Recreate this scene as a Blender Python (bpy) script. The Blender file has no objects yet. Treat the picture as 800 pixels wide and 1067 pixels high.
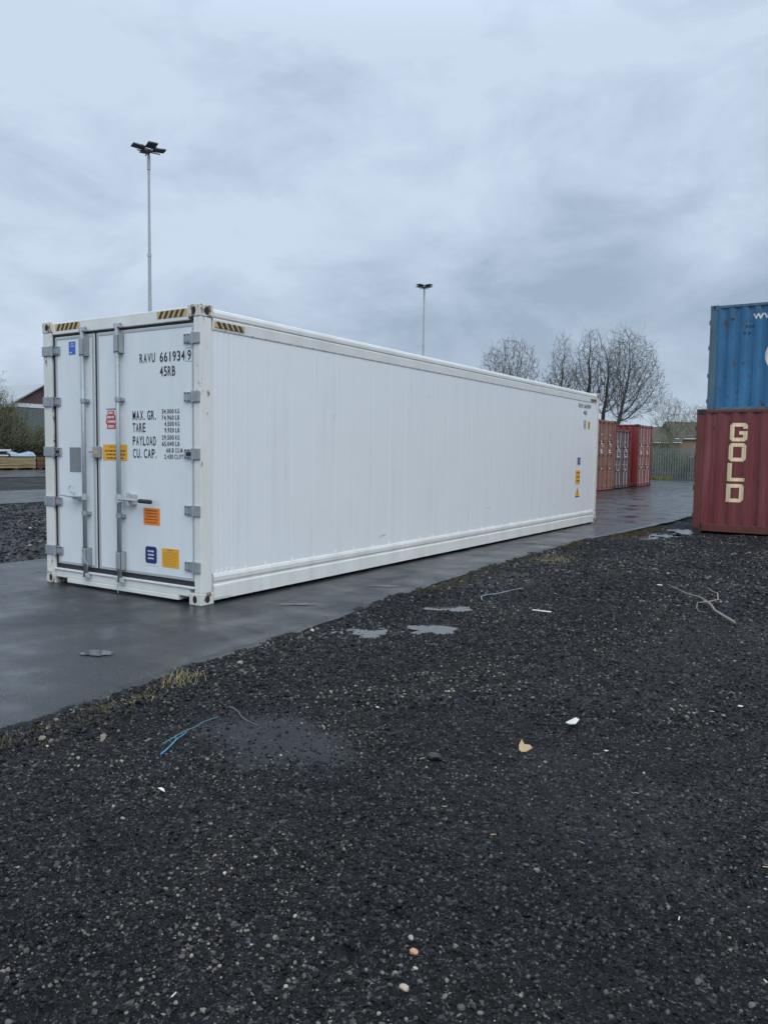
import bpy, bmesh, math, random
import numpy as np
from mathutils import Vector, Matrix
R = math.radians
random.seed(7); rng = np.random.default_rng(11)
S = bpy.context.scene
COL = S.collection

# ------------------------------------------------------------------ camera
cd = bpy.data.cameras.new('camera'); cam = bpy.data.objects.new('camera', cd); COL.objects.link(cam)
yaw, pitch, roll = -0.5681609, -0.0749254, 0.0138893
f_ = Vector((math.sin(yaw)*math.cos(pitch), math.cos(yaw)*math.cos(pitch), math.sin(pitch)))
r0 = Vector((math.cos(yaw), -math.sin(yaw), 0)); u0 = r0.cross(f_)
r_ = math.cos(roll)*r0 + math.sin(roll)*u0; u_ = -math.sin(roll)*r0 + math.cos(roll)*u0
M = Matrix((r_, u_, -f_)).transposed().to_4x4(); M.translation = Vector((5.5376, -5.4033, 1.5102))
cam.matrix_world = M
cd.sensor_fit = 'VERTICAL'; cd.sensor_height = 24.0; cd.sensor_width = 18.0
cd.lens = 24.0*819.5/1067.0; cd.clip_start = 0.05; cd.clip_end = 3000
S.camera = cam
S.render.resolution_x = 767; S.render.resolution_y = 1024

# ------------------------------------------------------------------ sky and sun
SUN_EL, SUN_AZ = 45.0, 128.0      # azimuth clockwise from +Y
w = bpy.data.worlds.new('World'); S.world = w; w.use_nodes = True
nt = w.node_tree; nt.nodes.clear()
def N(t, ty, **k):
    n = t.nodes.new(ty)
    for a, b in k.items():
        if a == 'inp':
            for i, v in b.items(): n.inputs[i].default_value = v
        else: setattr(n, a, b)
    return n
def ramp(t, fac, stops, interp='LINEAR'):
    n = t.nodes.new('ShaderNodeValToRGB'); n.color_ramp.interpolation = interp
    e = n.color_ramp.elements
    while len(e) < len(stops): e.new(0.5)
    for i, (p, c) in enumerate(stops):
        e[i].position = p
        e[i].color = (c, c, c, 1) if isinstance(c, (int, float)) else (*c, 1)
    t.links.new(fac, n.inputs['Fac']); return n
def mixc(t, fac, a, b, blend='MIX'):
    n = t.nodes.new('ShaderNodeMix'); n.data_type = 'RGBA'; n.blend_type = blend
    for sock, v in ((n.inputs[0], fac), (n.inputs[6], a), (n.inputs[7], b)):
        if hasattr(v, 'is_output'): t.links.new(v, sock)
        elif isinstance(v, (int, float)): sock.default_value = v if sock.type == 'VALUE' else (v, v, v, 1)
        else: sock.default_value = (*v, 1)
    return n.outputs[2]
def math_(t, op, a, b=0.0, clamp=False):
    n = t.nodes.new('ShaderNodeMath'); n.operation = op; n.use_clamp = clamp
    for s, v in ((n.inputs[0], a), (n.inputs[1], b)):
        if hasattr(v, 'is_output'): t.links.new(v, s)
        else: s.default_value = v
    return n.outputs[0]
out = N(nt, 'ShaderNodeOutputWorld'); bg = N(nt, 'ShaderNodeBackground'); bg.inputs['Strength'].default_value = 0.1
sky = N(nt, 'ShaderNodeTexSky'); sky.sky_type = 'NISHITA'; sky.sun_disc = False
sky.sun_elevation = R(SUN_EL); sky.sun_rotation = R(SUN_AZ); sky.dust_density = 3.0; sky.air_density = 1.2
tc = N(nt, 'ShaderNodeTexCoord'); sep = N(nt, 'ShaderNodeSeparateXYZ'); nt.links.new(tc.outputs['Generated'], sep.inputs[0])
zc = math_(nt, 'MAXIMUM', sep.outputs['Z'], 0.0)
den = math_(nt, 'ADD', zc, 0.16)
cx = math_(nt, 'DIVIDE', sep.outputs['X'], den); cy = math_(nt, 'DIVIDE', sep.outputs['Y'], den)
cmb = N(nt, 'ShaderNodeCombineXYZ'); nt.links.new(cx, cmb.inputs[0]); nt.links.new(cy, cmb.inputs[1])
vm = N(nt, 'ShaderNodeVectorMath', operation='MULTIPLY'); vm.inputs[1].default_value = (1.0, 1.0, 1.9); nt.links.new(tc.outputs['Generated'], vm.inputs[0])
vo_ = N(nt, 'ShaderNodeVectorMath', operation='ADD'); vo_.inputs[1].default_value = (3.1, 7.7, 1.3); nt.links.new(vm.outputs[0], vo_.inputs[0])
n1 = N(nt, 'ShaderNodeTexNoise', inp={'Scale': 4.6, 'Detail': 10.0, 'Roughness': 0.58, 'Distortion': 0.3}); nt.links.new(vo_.outputs[0], n1.inputs['Vector'])
n2 = N(nt, 'ShaderNodeTexNoise', inp={'Scale': 1.7, 'Detail': 3.0, 'Roughness': 0.5}); nt.links.new(vo_.outputs[0], n2.inputs['Vector'])
cl = math_(nt, 'ADD', math_(nt, 'MULTIPLY', n1.outputs['Fac'], 0.68), math_(nt, 'MULTIPLY', n2.outputs['Fac'], 0.32))
elev = ramp(nt, zc, [(0.0, 0.80), (0.06, 0.64), (0.15, 0.56), (0.24, 0.70), (0.34, 0.80), (0.45, 0.88)])   # thickness of the deck with height above the horizon
band = ramp(nt, zc, [(0.05, 0.0), (0.11, 1.0), (0.20, 1.0), (0.34, 0.0)])
lowr = math_(nt, 'MULTIPLY', band.outputs['Color'], math_(nt, 'MULTIPLY', math_(nt, 'SUBTRACT', sep.outputs['Y'], 0.74), 1.0))
cl = math_(nt, 'SUBTRACT', cl, math_(nt, 'MULTIPLY', lowr, 0.6))
cf = math_(nt, 'ADD', math_(nt, 'MULTIPLY', math_(nt, 'SUBTRACT', cl, 0.5), 3.5), elev.outputs['Color'], True)
crp = ramp(nt, cf, [(0.05, (2.85, 3.58, 4.6)), (0.5, (3.85, 4.68, 5.85)), (0.95, (4.95, 5.8, 7.0))])
zb = ramp(nt, zc, [(0.0, 1.0), (0.45, 1.05), (0.75, 1.9), (1.0, 2.3)])   # an overcast sky is brightest overhead
cloud = mixc(nt, 1.0, crp.outputs['Color'], zb.outputs['Color'], 'MULTIPLY')
fin = mixc(nt, 0.93, sky.outputs['Color'], cloud)
nt.links.new(fin, bg.inputs['Color']); nt.links.new(bg.outputs[0], out.inputs['Surface'])
for n in nt.nodes:
    if n.type == 'MIX': n.clamp_result = False; n.clamp_factor = True
ld = bpy.data.lights.new('sun', 'SUN'); ld.energy = 1.0; ld.angle = R(35); ld.color = (1.0, 0.97, 0.93)
sun = bpy.data.objects.new('sun', ld); COL.objects.link(sun)
sd = Vector((math.sin(R(SUN_AZ))*math.cos(R(SUN_EL)), math.cos(R(SUN_AZ))*math.cos(R(SUN_EL)), math.sin(R(SUN_EL))))
sun.rotation_euler = (-sd).to_track_quat('-Z', 'Y').to_euler(); sun.location = (0, 0, 40)
S.view_settings.view_transform = 'Standard'; S.view_settings.look = 'None'
S.view_settings.exposure = 0.28; S.view_settings.gamma = 1.0; S.view_settings.use_curve_mapping = False
S.render.engine = 'CYCLES'

# ------------------------------------------------------------------ materials
def base_mat(name, col, rough=0.5, metal=0.0, spec=0.5):
    m = bpy.data.materials.new(name); m.use_nodes = True
    t = m.node_tree; b = t.nodes['Principled BSDF']
    b.inputs['Base Color'].default_value = (*col, 1); b.inputs['Roughness'].default_value = rough
    b.inputs['Metallic'].default_value = metal; b.inputs['Specular IOR Level'].default_value = spec
    return m, t, b
def noise(t, scale, detail=4, rough=0.55, vec=None, coord='Object', stretch=None, dist=0.0, w=None):
    tcn = t.nodes.new('ShaderNodeTexCoord'); v = tcn.outputs[coord]
    if stretch:
        mp = t.nodes.new('ShaderNodeMapping'); mp.inputs['Scale'].default_value = stretch
        t.links.new(v, mp.inputs['Vector']); v = mp.outputs[0]
    n = t.nodes.new('ShaderNodeTexNoise'); n.inputs['Scale'].default_value = scale
    n.inputs['Detail'].default_value = detail; n.inputs['Roughness'].default_value = rough; n.inputs['Distortion'].default_value = dist
    t.links.new(v, n.inputs['Vector']); return n.outputs['Fac']
def bump(t, b, h, strength=0.3, dist=0.01):
    n = t.nodes.new('ShaderNodeBump'); n.inputs['Strength'].default_value = strength; n.inputs['Distance'].default_value = dist
    t.links.new(h, n.inputs['Height']); t.links.new(n.outputs[0], b.inputs['Normal']); return n
def paint(name, col, rough=0.45, var=0.08, rust=0.0, rust_col=(0.11, 0.045, 0.025), fade=None, fade_amt=0.0, streak=0.0, scale=1.0, wave=0.0, streak_col=None, rust_scale=3.0):
    m, t, b = base_mat(name, col, rough)
    c = mixc(t, noise(t, 1.3*scale, 5), tuple(x*(1-var) for x in col), tuple(min(1, x*(1+var)) for x in col))
    if fade:
        fr = ramp(t, noise(t, 2.2*scale, 6, 0.65, stretch=(1, 1, 0.35)), [(0.42, 0.0), (0.68, 1.0)])
        c = mixc(t, math_(t, 'MULTIPLY', fr.outputs['Color'], fade_amt), c, fade)
    if streak:
        sr = ramp(t, noise(t, 9.0, 4, 0.6, stretch=(1, 1, 0.05)), [(0.52, 0.0), (0.75, 1.0)])
        c = mixc(t, math_(t, 'MULTIPLY', sr.outputs['Color'], streak), c, streak_col or tuple(x*0.35 for x in col))
    if rust:
        a = noise(t, rust_scale*3.3, 8, 0.72, stretch=(1, 1, 0.55)); a2 = noise(t, rust_scale*0.5, 3, 0.5)
        s = math_(t, 'ADD', math_(t, 'MULTIPLY', a, 0.72), math_(t, 'MULTIPLY', a2, 0.28))
        th = 0.66-0.16*rust
        rr = ramp(t, s, [(th, 0.0), (th+0.03, 1.0)])
        rc = mixc(t, noise(t, 40, 4), rust_col, tuple(x*1.9 for x in rust_col))
        c = mixc(t, rr.outputs['Color'], c, rc)
        ro = math_(t, 'ADD', math_(t, 'MULTIPLY', rr.outputs['Color'], 0.4), rough, True); t.links.new(ro, b.inputs['Roughness'])
    t.links.new(c, b.inputs['Base Color'])
    h = noise(t, 60, 3)
    if wave: 
        h2 = noise(t, 1.6, 2); h = math_(t, 'ADD', math_(t, 'MULTIPLY', h, 0.04), math_(t, 'MULTIPLY', h2, wave))
        bump(t, b, h, 0.5, 0.02)
    else: bump(t, b, h, 0.12, 0.004)
    return m
MT = {}
MT['white_frame'] = paint('white_frame', (0.76, 0.78, 0.745), 0.42, 0.05, rust=0.12, fade=(0.55, 0.56, 0.52), fade_amt=0.35, rust_scale=2.6, rust_col=(0.16, 0.09, 0.055))
MT['white_post'] = paint('white_post', (0.74, 0.76, 0.72), 0.45, 0.06, rust=0.50, fade=(0.5, 0.5, 0.46), fade_amt=0.45, rust_scale=3.4, rust_col=(0.17, 0.09, 0.055))
MT['white_casting'] = paint('white_casting', (0.66, 0.66, 0.6), 0.5, 0.08, rust=0.85, fade=(0.4, 0.35, 0.28), fade_amt=0.5, rust_scale=4, rust_col=(0.14, 0.08, 0.05))
MT['white_panel'] = paint('white_panel', (0.765, 0.80, 0.81), 0.30, 0.025, wave=0.5, streak=0.18, streak_col=(0.5, 0.54, 0.56))
MT['white_door'] = paint('white_door', (0.745, 0.80, 0.82), 0.33, 0.03, wave=0.35, streak=0.10, streak_col=(0.5, 0.55, 0.57), fade=(0.58, 0.64, 0.66), fade_amt=0.4)
MT['white_rail'] = paint('white_rail', (0.75, 0.77, 0.735), 0.4, 0.05, rust=0.12, fade=(0.55, 0.54, 0.49), fade_amt=0.4, streak=0.3, streak_col=(0.45, 0.42, 0.36), rust_scale=1.6, rust_col=(0.2, 0.13, 0.09))
MT['scuff'] = paint('grey_scuff', (0.40, 0.41, 0.41), 0.7, 0.3, scale=12)
MT['galv'] = paint('galvanised_steel', (0.36, 0.40, 0.42), 0.45, 0.2, fade=(0.26, 0.29, 0.31), fade_amt=0.7, scale=5)
MT['galv'].node_tree.nodes['Principled BSDF'].inputs['Metallic'].default_value = 0.35
MT['zinc'] = paint('bright_zinc', (0.42, 0.45, 0.47), 0.35, 0.1)
MT['gasket'] = paint('black_rubber', (0.022, 0.027, 0.032), 0.6, 0.3)
MT['trim'] = paint('grey_trim', (0.42, 0.45, 0.46), 0.5, 0.1)
MT['ink'] = paint('black_lettering', (0.022, 0.028, 0.036), 0.5, 0.2)
MT['yellow'] = paint('amber_sticker', (0.84, 0.42, 0.03), 0.4, 0.05, fade=(0.7, 0.40, 0.07), fade_amt=0.5, scale=5)
MT['orange'] = paint('orange_sticker', (0.83, 0.24, 0.025), 0.4, 0.05)
MT['brownink'] = paint('brown_print', (0.17, 0.075, 0.02), 0.5)
MT['redink'] = paint('dark_red_print', (0.33, 0.06, 0.015), 0.5)
MT['navy'] = paint('navy_sticker', (0.012, 0.035, 0.16), 0.4)
MT['blue_s'] = paint('blue_sticker', (0.03, 0.14, 0.55), 0.4)
MT['red_s'] = paint('red_sticker', (0.55, 0.06, 0.05), 0.4)
MT['wht'] = paint('white_print', (0.75, 0.76, 0.76), 0.4)
MT['grey_s'] = paint('grey_data_plate', (0.2, 0.225, 0.24), 0.4, 0.12, scale=10)
MT['dark_spot'] = paint('slot_shade_and_bolt', (0.02, 0.018, 0.016), 0.8)
MT['haz_y'] = paint('hazard_yellow', (0.62, 0.42, 0.12), 0.5, 0.15, fade=(0.4, 0.3, 0.16), fade_amt=0.6, scale=6)
MT['haz_b'] = paint('hazard_black', (0.03, 0.03, 0.03), 0.5, 0.3)
MT['maroon'] = paint('maroon_paint', (0.15, 0.026, 0.031), 0.42, 0.15, rust=0.42, rust_col=(0.055, 0.022, 0.02), fade=(0.19, 0.052, 0.052), fade_amt=0.65, streak=0.5, streak_col=(0.26, 0.12, 0.11), rust_scale=2.2)
MT['maroon_f'] = paint('rusty_maroon_frame', (0.125, 0.03, 0.026), 0.5, 0.2, rust=0.85, rust_col=(0.075, 0.03, 0.02), fade=(0.17, 0.06, 0.04), fade_amt=0.7, rust_scale=2.4)
MT['blue'] = paint('blue_paint', (0.015, 0.12, 0.25), 0.42, 0.2, rust=0.62, rust_col=(0.05, 0.045, 0.045), fade=(0.035, 0.18, 0.36), fade_amt=0.8, streak=0.6, streak_col=(0.02, 0.075, 0.15), rust_scale=2.2)
MT['blue_f'] = paint('worn_blue_frame', (0.045, 0.115, 0.16), 0.5, 0.2, rust=0.55, rust_col=(0.06, 0.055, 0.05), fade=(0.11, 0.18, 0.2), fade_amt=0.8, streak=0.5, streak_col=(0.12, 0.2, 0.24), rust_scale=2.4)
MT['cream'] = paint('cream_lettering', (0.86, 0.70, 0.43), 0.5, 0.05, rust=0.45, rust_col=(0.2, 0.12, 0.09), rust_scale=3)
MT['logo'] = paint('worn_white_logo', (0.68, 0.66, 0.62), 0.5, 0.05, fade=(0.45, 0.3, 0.28), fade_amt=0.55, scale=3)
MT['tan'] = paint('faded_salmon_paint', (0.25, 0.11, 0.085), 0.6, 0.1, rust=0.55, fade=(0.33, 0.22, 0.16), fade_amt=0.6, streak=0.5, streak_col=(0.22, 0.15, 0.07))
MT['tan_f'] = paint('salmon_frame', (0.27, 0.10, 0.08), 0.6, 0.15, rust=0.6, rust_col=(0.035, 0.02, 0.02))
MT['brown'] = paint('brown_grey_paint', (0.085, 0.045, 0.045), 0.6, 0.1, rust=0.4, fade=(0.2, 0.17, 0.17), fade_amt=0.7, streak=0.4, streak_col=(0.3, 0.28, 0.28))
MT['brown_f'] = paint('brown_frame', (0.08, 0.035, 0.035), 0.6, 0.15, rust=0.6, rust_col=(0.03, 0.02, 0.02))
MT['red'] = paint('red_paint', (0.26, 0.028, 0.03), 0.5, 0.12, rust=0.2, fade=(0.22, 0.035, 0.04), fade_amt=0.5)
MT['red_f'] = paint('red_frame', (0.19, 0.04, 0.032), 0.5, 0.15, rust=0.4, rust_col=(0.10, 0.045, 0.02))
MT['red_d'] = paint('washed_red_door', (0.25, 0.07, 0.06), 0.6, 0.12, rust=0.3, fade=(0.30, 0.17, 0.16), fade_amt=0.75, streak=0.5, streak_col=(0.3, 0.16, 0.06))
MT['bar_grey'] = paint('weathered_bar', (0.42, 0.37, 0.34), 0.5, 0.2, rust=0.3)
MT['mark'] = paint('white_marking', (0.7, 0.7, 0.7), 0.5)
MT['dark_cast'] = paint('dark_casting', (0.03, 0.024, 0.024), 0.7, 0.3)
MT['floor_wood'] = paint('container_floor', (0.05, 0.045, 0.04), 0.8)
MT['mast'] = paint('mast_galvanised', (0.40, 0.43, 0.46), 0.5, 0.12, scale=3)
MT['lamp_body'] = paint('dark_lamp_housing', (0.04, 0.05, 0.055), 0.5, 0.2)
MT['lamp_glass'] = paint('lamp_glass', (0.12, 0.15, 0.17), 0.12, 0.1)

# asphalt, wet
m, t, b = base_mat('wet_asphalt', (0.03, 0.032, 0.036), 0.4)
n_a = noise(t, 0.55, 4, 0.55); n_f = noise(t, 75, 5, 0.75); n_m = noise(t, 1.7, 5, 0.6, stretch=(0.55, 1.0, 1), dist=0.4); n_s = noise(t, 0.9, 5, 0.6, stretch=(2.2, 0.6, 1), dist=0.5)
c = mixc(t, n_a, (0.005, 0.006, 0.007), (0.014, 0.016, 0.0175))
agg = ramp(t, n_f, [(0.46, 0.0), (0.66, 1.0)])
c = mixc(t, agg.outputs['Color'], c, (0.065, 0.072, 0.076))
spk = ramp(t, noise(t, 420, 2, 0.5), [(0.66, 0.0), (0.72, 1.0)]); c = mixc(t, math_(t, 'MULTIPLY', spk.outputs['Color'], 0.5), c, (0.22, 0.23, 0.24))
t.links.new(c, b.inputs['Base Color'])
mix_ = math_(t, 'ADD', math_(t, 'MULTIPLY', n_m, 0.6), math_(t, 'MULTIPLY', n_s, 0.4))
wet = ramp(t, mix_, [(0.38, 0.48), (0.46, 0.30), (0.54, 0.16), (0.62, 0.07)])
t.links.new(math_(t, 'ADD', wet.outputs['Color'], math_(t, 'MULTIPLY', math_(t, 'SUBTRACT', n_f, 0.42), 0.65), True), b.inputs['Roughness']); b.inputs['Specular IOR Level'].default_value = 0.46
hh = math_(t, 'ADD', math_(t, 'MULTIPLY', n_f, 1.0), math_(t, 'MULTIPLY', noise(t, 38, 3), 0.8))
bm_ = bump(t, b, hh, 0.5, 0.005)
bs = ramp(t, mix_, [(0.42, 0.85), (0.62, 0.12)]); t.links.new(bs.outputs['Color'], bm_.inputs['Strength'])
MT['asphalt'] = m
# gravel bed
m, t, b = base_mat('dark_gravel', (0.02, 0.022, 0.026), 0.55)
tcn = t.nodes.new('ShaderNodeTexCoord')
def vor(sc, feat='F1'):
    v = t.nodes.new('ShaderNodeTexVoronoi'); v.feature = feat; v.inputs['Scale'].default_value = sc
    wn = t.nodes.new('ShaderNodeTexNoise'); wn.inputs['Scale'].default_value = sc*0.8; t.links.new(tcn.outputs['Object'], wn.inputs['Vector'])
    va = t.nodes.new('ShaderNodeVectorMath'); va.operation = 'MULTIPLY_ADD'; va.inputs[1].default_value = (0.35/sc,)*3
    t.links.new(wn.outputs['Color'], va.inputs[0]); t.links.new(tcn.outputs['Object'], va.inputs[2])
    t.links.new(va.outputs[0], v.inputs['Vector']); return v
v1 = vor(70); v2 = vor(24); v3 = vor(190)
sepc = t.nodes.new('ShaderNodeSeparateColor'); t.links.new(v1.outputs['Color'], sepc.inputs[0])
sepd = t.nodes.new('ShaderNodeSeparateColor'); t.links.new(v3.outputs['Color'], sepd.inputs[0])
cc = ramp(t, sepc.outputs[0], [(0.0, (0.002, 0.0022, 0.003)), (0.6, (0.005, 0.006, 0.008)), (0.9, (0.025, 0.027, 0.03)), (0.98, (0.14, 0.14, 0.13))])
cd2 = ramp(t, sepd.outputs[0], [(0.0, (0.002, 0.0022, 0.003)), (0.85, (0.007, 0.008, 0.010)), (0.98, (0.14, 0.135, 0.12))])
c = mixc(t, 0.45, cc.outputs['Color'], cd2.outputs['Color'])
dust = ramp(t, noise(t, 0.55, 5, 0.6), [(0.5, 0.0), (0.75, 1.0)])
c = mixc(t, math_(t, 'MULTIPLY', dust.outputs['Color'], 0.35), c, (0.030, 0.028, 0.025)); b.inputs['Specular IOR Level'].default_value = 0.2
fa = t.nodes.new('ShaderNodeAttribute'); fa.attribute_name = 'fines_and_sheen'
c = mixc(t, math_(t, 'MULTIPLY', fa.outputs['Fac'], 0.8), c, mixc(t, noise(t, 120, 3), (0.005, 0.006, 0.007), (0.020, 0.022, 0.024)))
t.links.new(c, b.inputs['Base Color'])
wr = ramp(t, noise(t, 0.8, 4, 0.6), [(0.35, 0.75), (0.7, 0.5)]); t.links.new(wr.outputs['Color'], b.inputs['Roughness'])
h = math_(t, 'ADD', math_(t, 'MULTIPLY', v1.outputs['Distance'], -0.5), math_(t, 'ADD', math_(t, 'MULTIPLY', v2.outputs['Distance'], -1.2), math_(t, 'MULTIPLY', v3.outputs['Distance'], -0.2)))
bn = bump(t, b, h, 0.9, 0.02); t.links.new(math_(t, 'SUBTRACT', 0.95, math_(t, 'MULTIPLY', fa.outputs['Fac'], 0.8)), bn.inputs['Strength'])
t.links.new(math_(t, 'ADD', 0.2, math_(t, 'MULTIPLY', fa.outputs['Fac'], 0.25)), b.inputs['Specular IOR Level'])
MT['gravel'] = m
# loose stones
m, t, b = base_mat('stone_chips', (0.03, 0.03, 0.035), 0.5)
oi = t.nodes.new('ShaderNodeObjectInfo')
cr = ramp(t, oi.outputs['Random'], [(0.0, (0.002, 0.0022, 0.003)), (0.45, (0.005, 0.006, 0.008)), (0.70, (0.010, 0.011, 0.014)), (0.86, (0.045, 0.048, 0.051)), (0.965, (0.11, 0.112, 0.11)), (0.997, (0.14, 0.135, 0.125)), (1.0, (0.28, 0.27, 0.25))]); b.inputs['Specular IOR Level'].default_value = 0.24
tg = t.nodes.new('ShaderNodeNewGeometry'); bn_ = t.nodes.new('ShaderNodeTexNoise'); bn_.inputs['Scale'].default_value = 0.9; t.links.new(tg.outputs['Position'], bn_.inputs['Vector'])
br_ = ramp(t, bn_.outputs['Fac'], [(0.46, 0.0), (0.62, 1.0)])
c = mixc(t, math_(t, 'MULTIPLY', br_.outputs['Color'], 0.75), cr.outputs['Color'], mixc(t, 1.0, cr.outputs['Color'], (2.7, 2.35, 1.9), 'MULTIPLY'))
t.links.new(c, b.inputs['Base Color']); bump(t, b, noise(t, 9, 4), 0.3, 0.1)
rr = ramp(t, oi.outputs['Random'], [(0.0, 0.42), (0.3, 0.6), (0.6, 0.38), (1.0, 0.7)]); t.links.new(rr.outputs['Color'], b.inputs['Roughness'])
MT['chips'] = m
m, t, b = base_mat('water', (0.075, 0.08, 0.083), 0.07); b.inputs['IOR'].default_value = 1.45; b.inputs['Specular IOR Level'].default_value = 0.8
bump(t, b, noise(t, 22, 2), 0.10, 0.004); MT['water'] = m
def timber_mat(name, a, b_):
    m, t, b = base_mat(name, a, 0.8); c = ramp(t, noise(t, 1.0, 5, 0.7, stretch=(3, 0.5, 14)), [(0.35, b_), (0.6, a)]); t.links.new(c.outputs['Color'], b.inputs['Base Color']); return m
def bark(name, a, bcol):
    m, t, b = base_mat(name, a, 0.85)
    t.links.new(mixc(t, noise(t, 3.0, 5, 0.7), a, bcol), b.inputs['Base Color']); return m
MT['bark'] = bark('tree_bark', (0.055, 0.055, 0.045), (0.115, 0.12, 0.095))
MT['bark_d'] = bark('dark_bark', (0.032, 0.033, 0.03), (0.075, 0.08, 0.062))
MT['twig_g'] = bark('greenish_twigs', (0.09, 0.095, 0.06), (0.19, 0.19, 0.13))
def leafm(name, a, bcol):
    m, t, b = base_mat(name, a, 0.7)
    t.links.new(mixc(t, noise(t, 2.5, 4, 0.7), a, bcol), b.inputs['Base Color']); b.inputs['Specular IOR Level'].default_value = 0.2; return m
MT['leaf'] = leafm('leaf_buds', (0.09, 0.10, 0.05), (0.17, 0.17, 0.10))
MT['hedge'] = leafm('hedge_leaf', (0.025, 0.032, 0.02), (0.06, 0.065, 0.035))
MT['straw'] = leafm('straw_grass', (0.34, 0.29, 0.15), (0.13, 0.12, 0.06))
MT['moss'] = leafm('moss', (0.035, 0.045, 0.02), (0.12, 0.095, 0.04))
MT['grass'] = leafm('verge_grass', (0.09, 0.115, 0.04), (0.2, 0.2, 0.09))
def brick(name, c1, c2, mort, sc):
    m, t, b = base_mat(name, c1, 0.85)
    tcn = t.nodes.new('ShaderNodeTexCoord'); mp = t.nodes.new('ShaderNodeMapping'); mp.inputs['Rotation'].default_value = (R(90), 0, 0)
    s = t.nodes.new('ShaderNodeSeparateXYZ'); t.links.new(tcn.outputs['Object'], s.inputs[0])
    cb = t.nodes.new('ShaderNodeCombineXYZ'); t.links.new(math_(t, 'ADD', s.outputs[0], s.outputs[1]), cb.inputs[0]); t.links.new(s.outputs[2], cb.inputs[1])
    bt = t.nodes.new('ShaderNodeTexBrick'); bt.inputs['Scale'].default_value = sc; bt.inputs['Color1'].default_value = (*c1, 1); bt.inputs['Color2'].default_value = (*c2, 1); bt.inputs['Mortar'].default_value = (*mort, 1); bt.inputs['Mortar Size'].default_value = 0.015
    t.links.new(cb.outputs[0], bt.inputs['Vector'])
    t.links.new(mixc(t, noise(t, 0.8, 5), bt.outputs['Color'], 0.6, 'MULTIPLY'), b.inputs['Base Color']); return m
MT['brick_dark'] = brick('dark_brick', (0.07, 0.035, 0.035), (0.14, 0.075, 0.07), (0.2, 0.18, 0.17), 3)
MT['brick_tan'] = brick('buff_brick', (0.30, 0.23, 0.14), (0.23, 0.17, 0.11), (0.3, 0.28, 0.24), 3)
MT['tiles'] = paint('brown_roof_tiles', (0.085, 0.075, 0.055), 0.8, 0.25, fade=(0.06, 0.065, 0.04), fade_amt=0.6)
MT['tin'] = paint('pale_metal_roof', (0.34, 0.37, 0.38), 0.5, 0.1, streak=0.3)
MT['cladding'] = paint('grey_cladding', (0.13, 0.15, 0.145), 0.6, 0.15, streak=0.4)
MT['glass'] = base_mat('window_glass', (0.04, 0.05, 0.055), 0.08)[0]
MT['pale_wood'] = timber_mat('pale_timber', (0.46, 0.36, 0.21), (0.20, 0.14, 0.075))
MT['brown_wood'] = timber_mat('stained_timber', (0.20, 0.10, 0.05), (0.07, 0.04, 0.025))
MT['bearer'] = paint('bearer_wood', (0.08, 0.06, 0.045), 0.8, 0.2)
MT['sheet_w'] = paint('white_board', (0.62, 0.64, 0.65), 0.5, 0.05)
MT['gap_shade'] = paint('dark_gap_shade', (0.03, 0.035, 0.045), 0.6, 0.2)
MT['film'] = paint('pale_blue_film', (0.30, 0.37, 0.45), 0.3, 0.15, fade=(0.16, 0.24, 0.36), fade_amt=0.8, scale=8)
MT['palisade'] = paint('palisade_steel', (0.16, 0.19, 0.185), 0.5, 0.15, fade=(0.09, 0.12, 0.10), fade_amt=0.8, streak=0.3)
MT['litter'] = paint('white_litter', (0.6, 0.6, 0.56), 0.6, 0.25, scale=12)
MT['card'] = paint('wet_cardboard', (0.42, 0.30, 0.15), 0.7, 0.15, scale=10)
MT['rope'] = paint('blue_cord', (0.06, 0.24, 0.38), 0.5, 0.15)
MT['rope2'] = paint('faded_teal_cord', (0.10, 0.25, 0.28), 0.5, 0.15)
MT['hose'] = paint('brown_wire', (0.2, 0.15, 0.12), 0.6, 0.15)
MT['stick'] = paint('bleached_branch', (0.26, 0.23, 0.19), 0.8, 0.25, scale=8)
MT['pipe'] = paint('pale_blue_pipe', (0.22, 0.29, 0.33), 0.5, 0.1)
MT['stone_o'] = paint('orange_pebble', (0.5, 0.27, 0.16), 0.7, 0.2)
MT['stone_b'] = paint('beige_pebble', (0.42, 0.35, 0.26), 0.7, 0.2)
MT['black_lump'] = paint('black_lump', (0.012, 0.014, 0.013), 0.3, 0.2)

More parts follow.
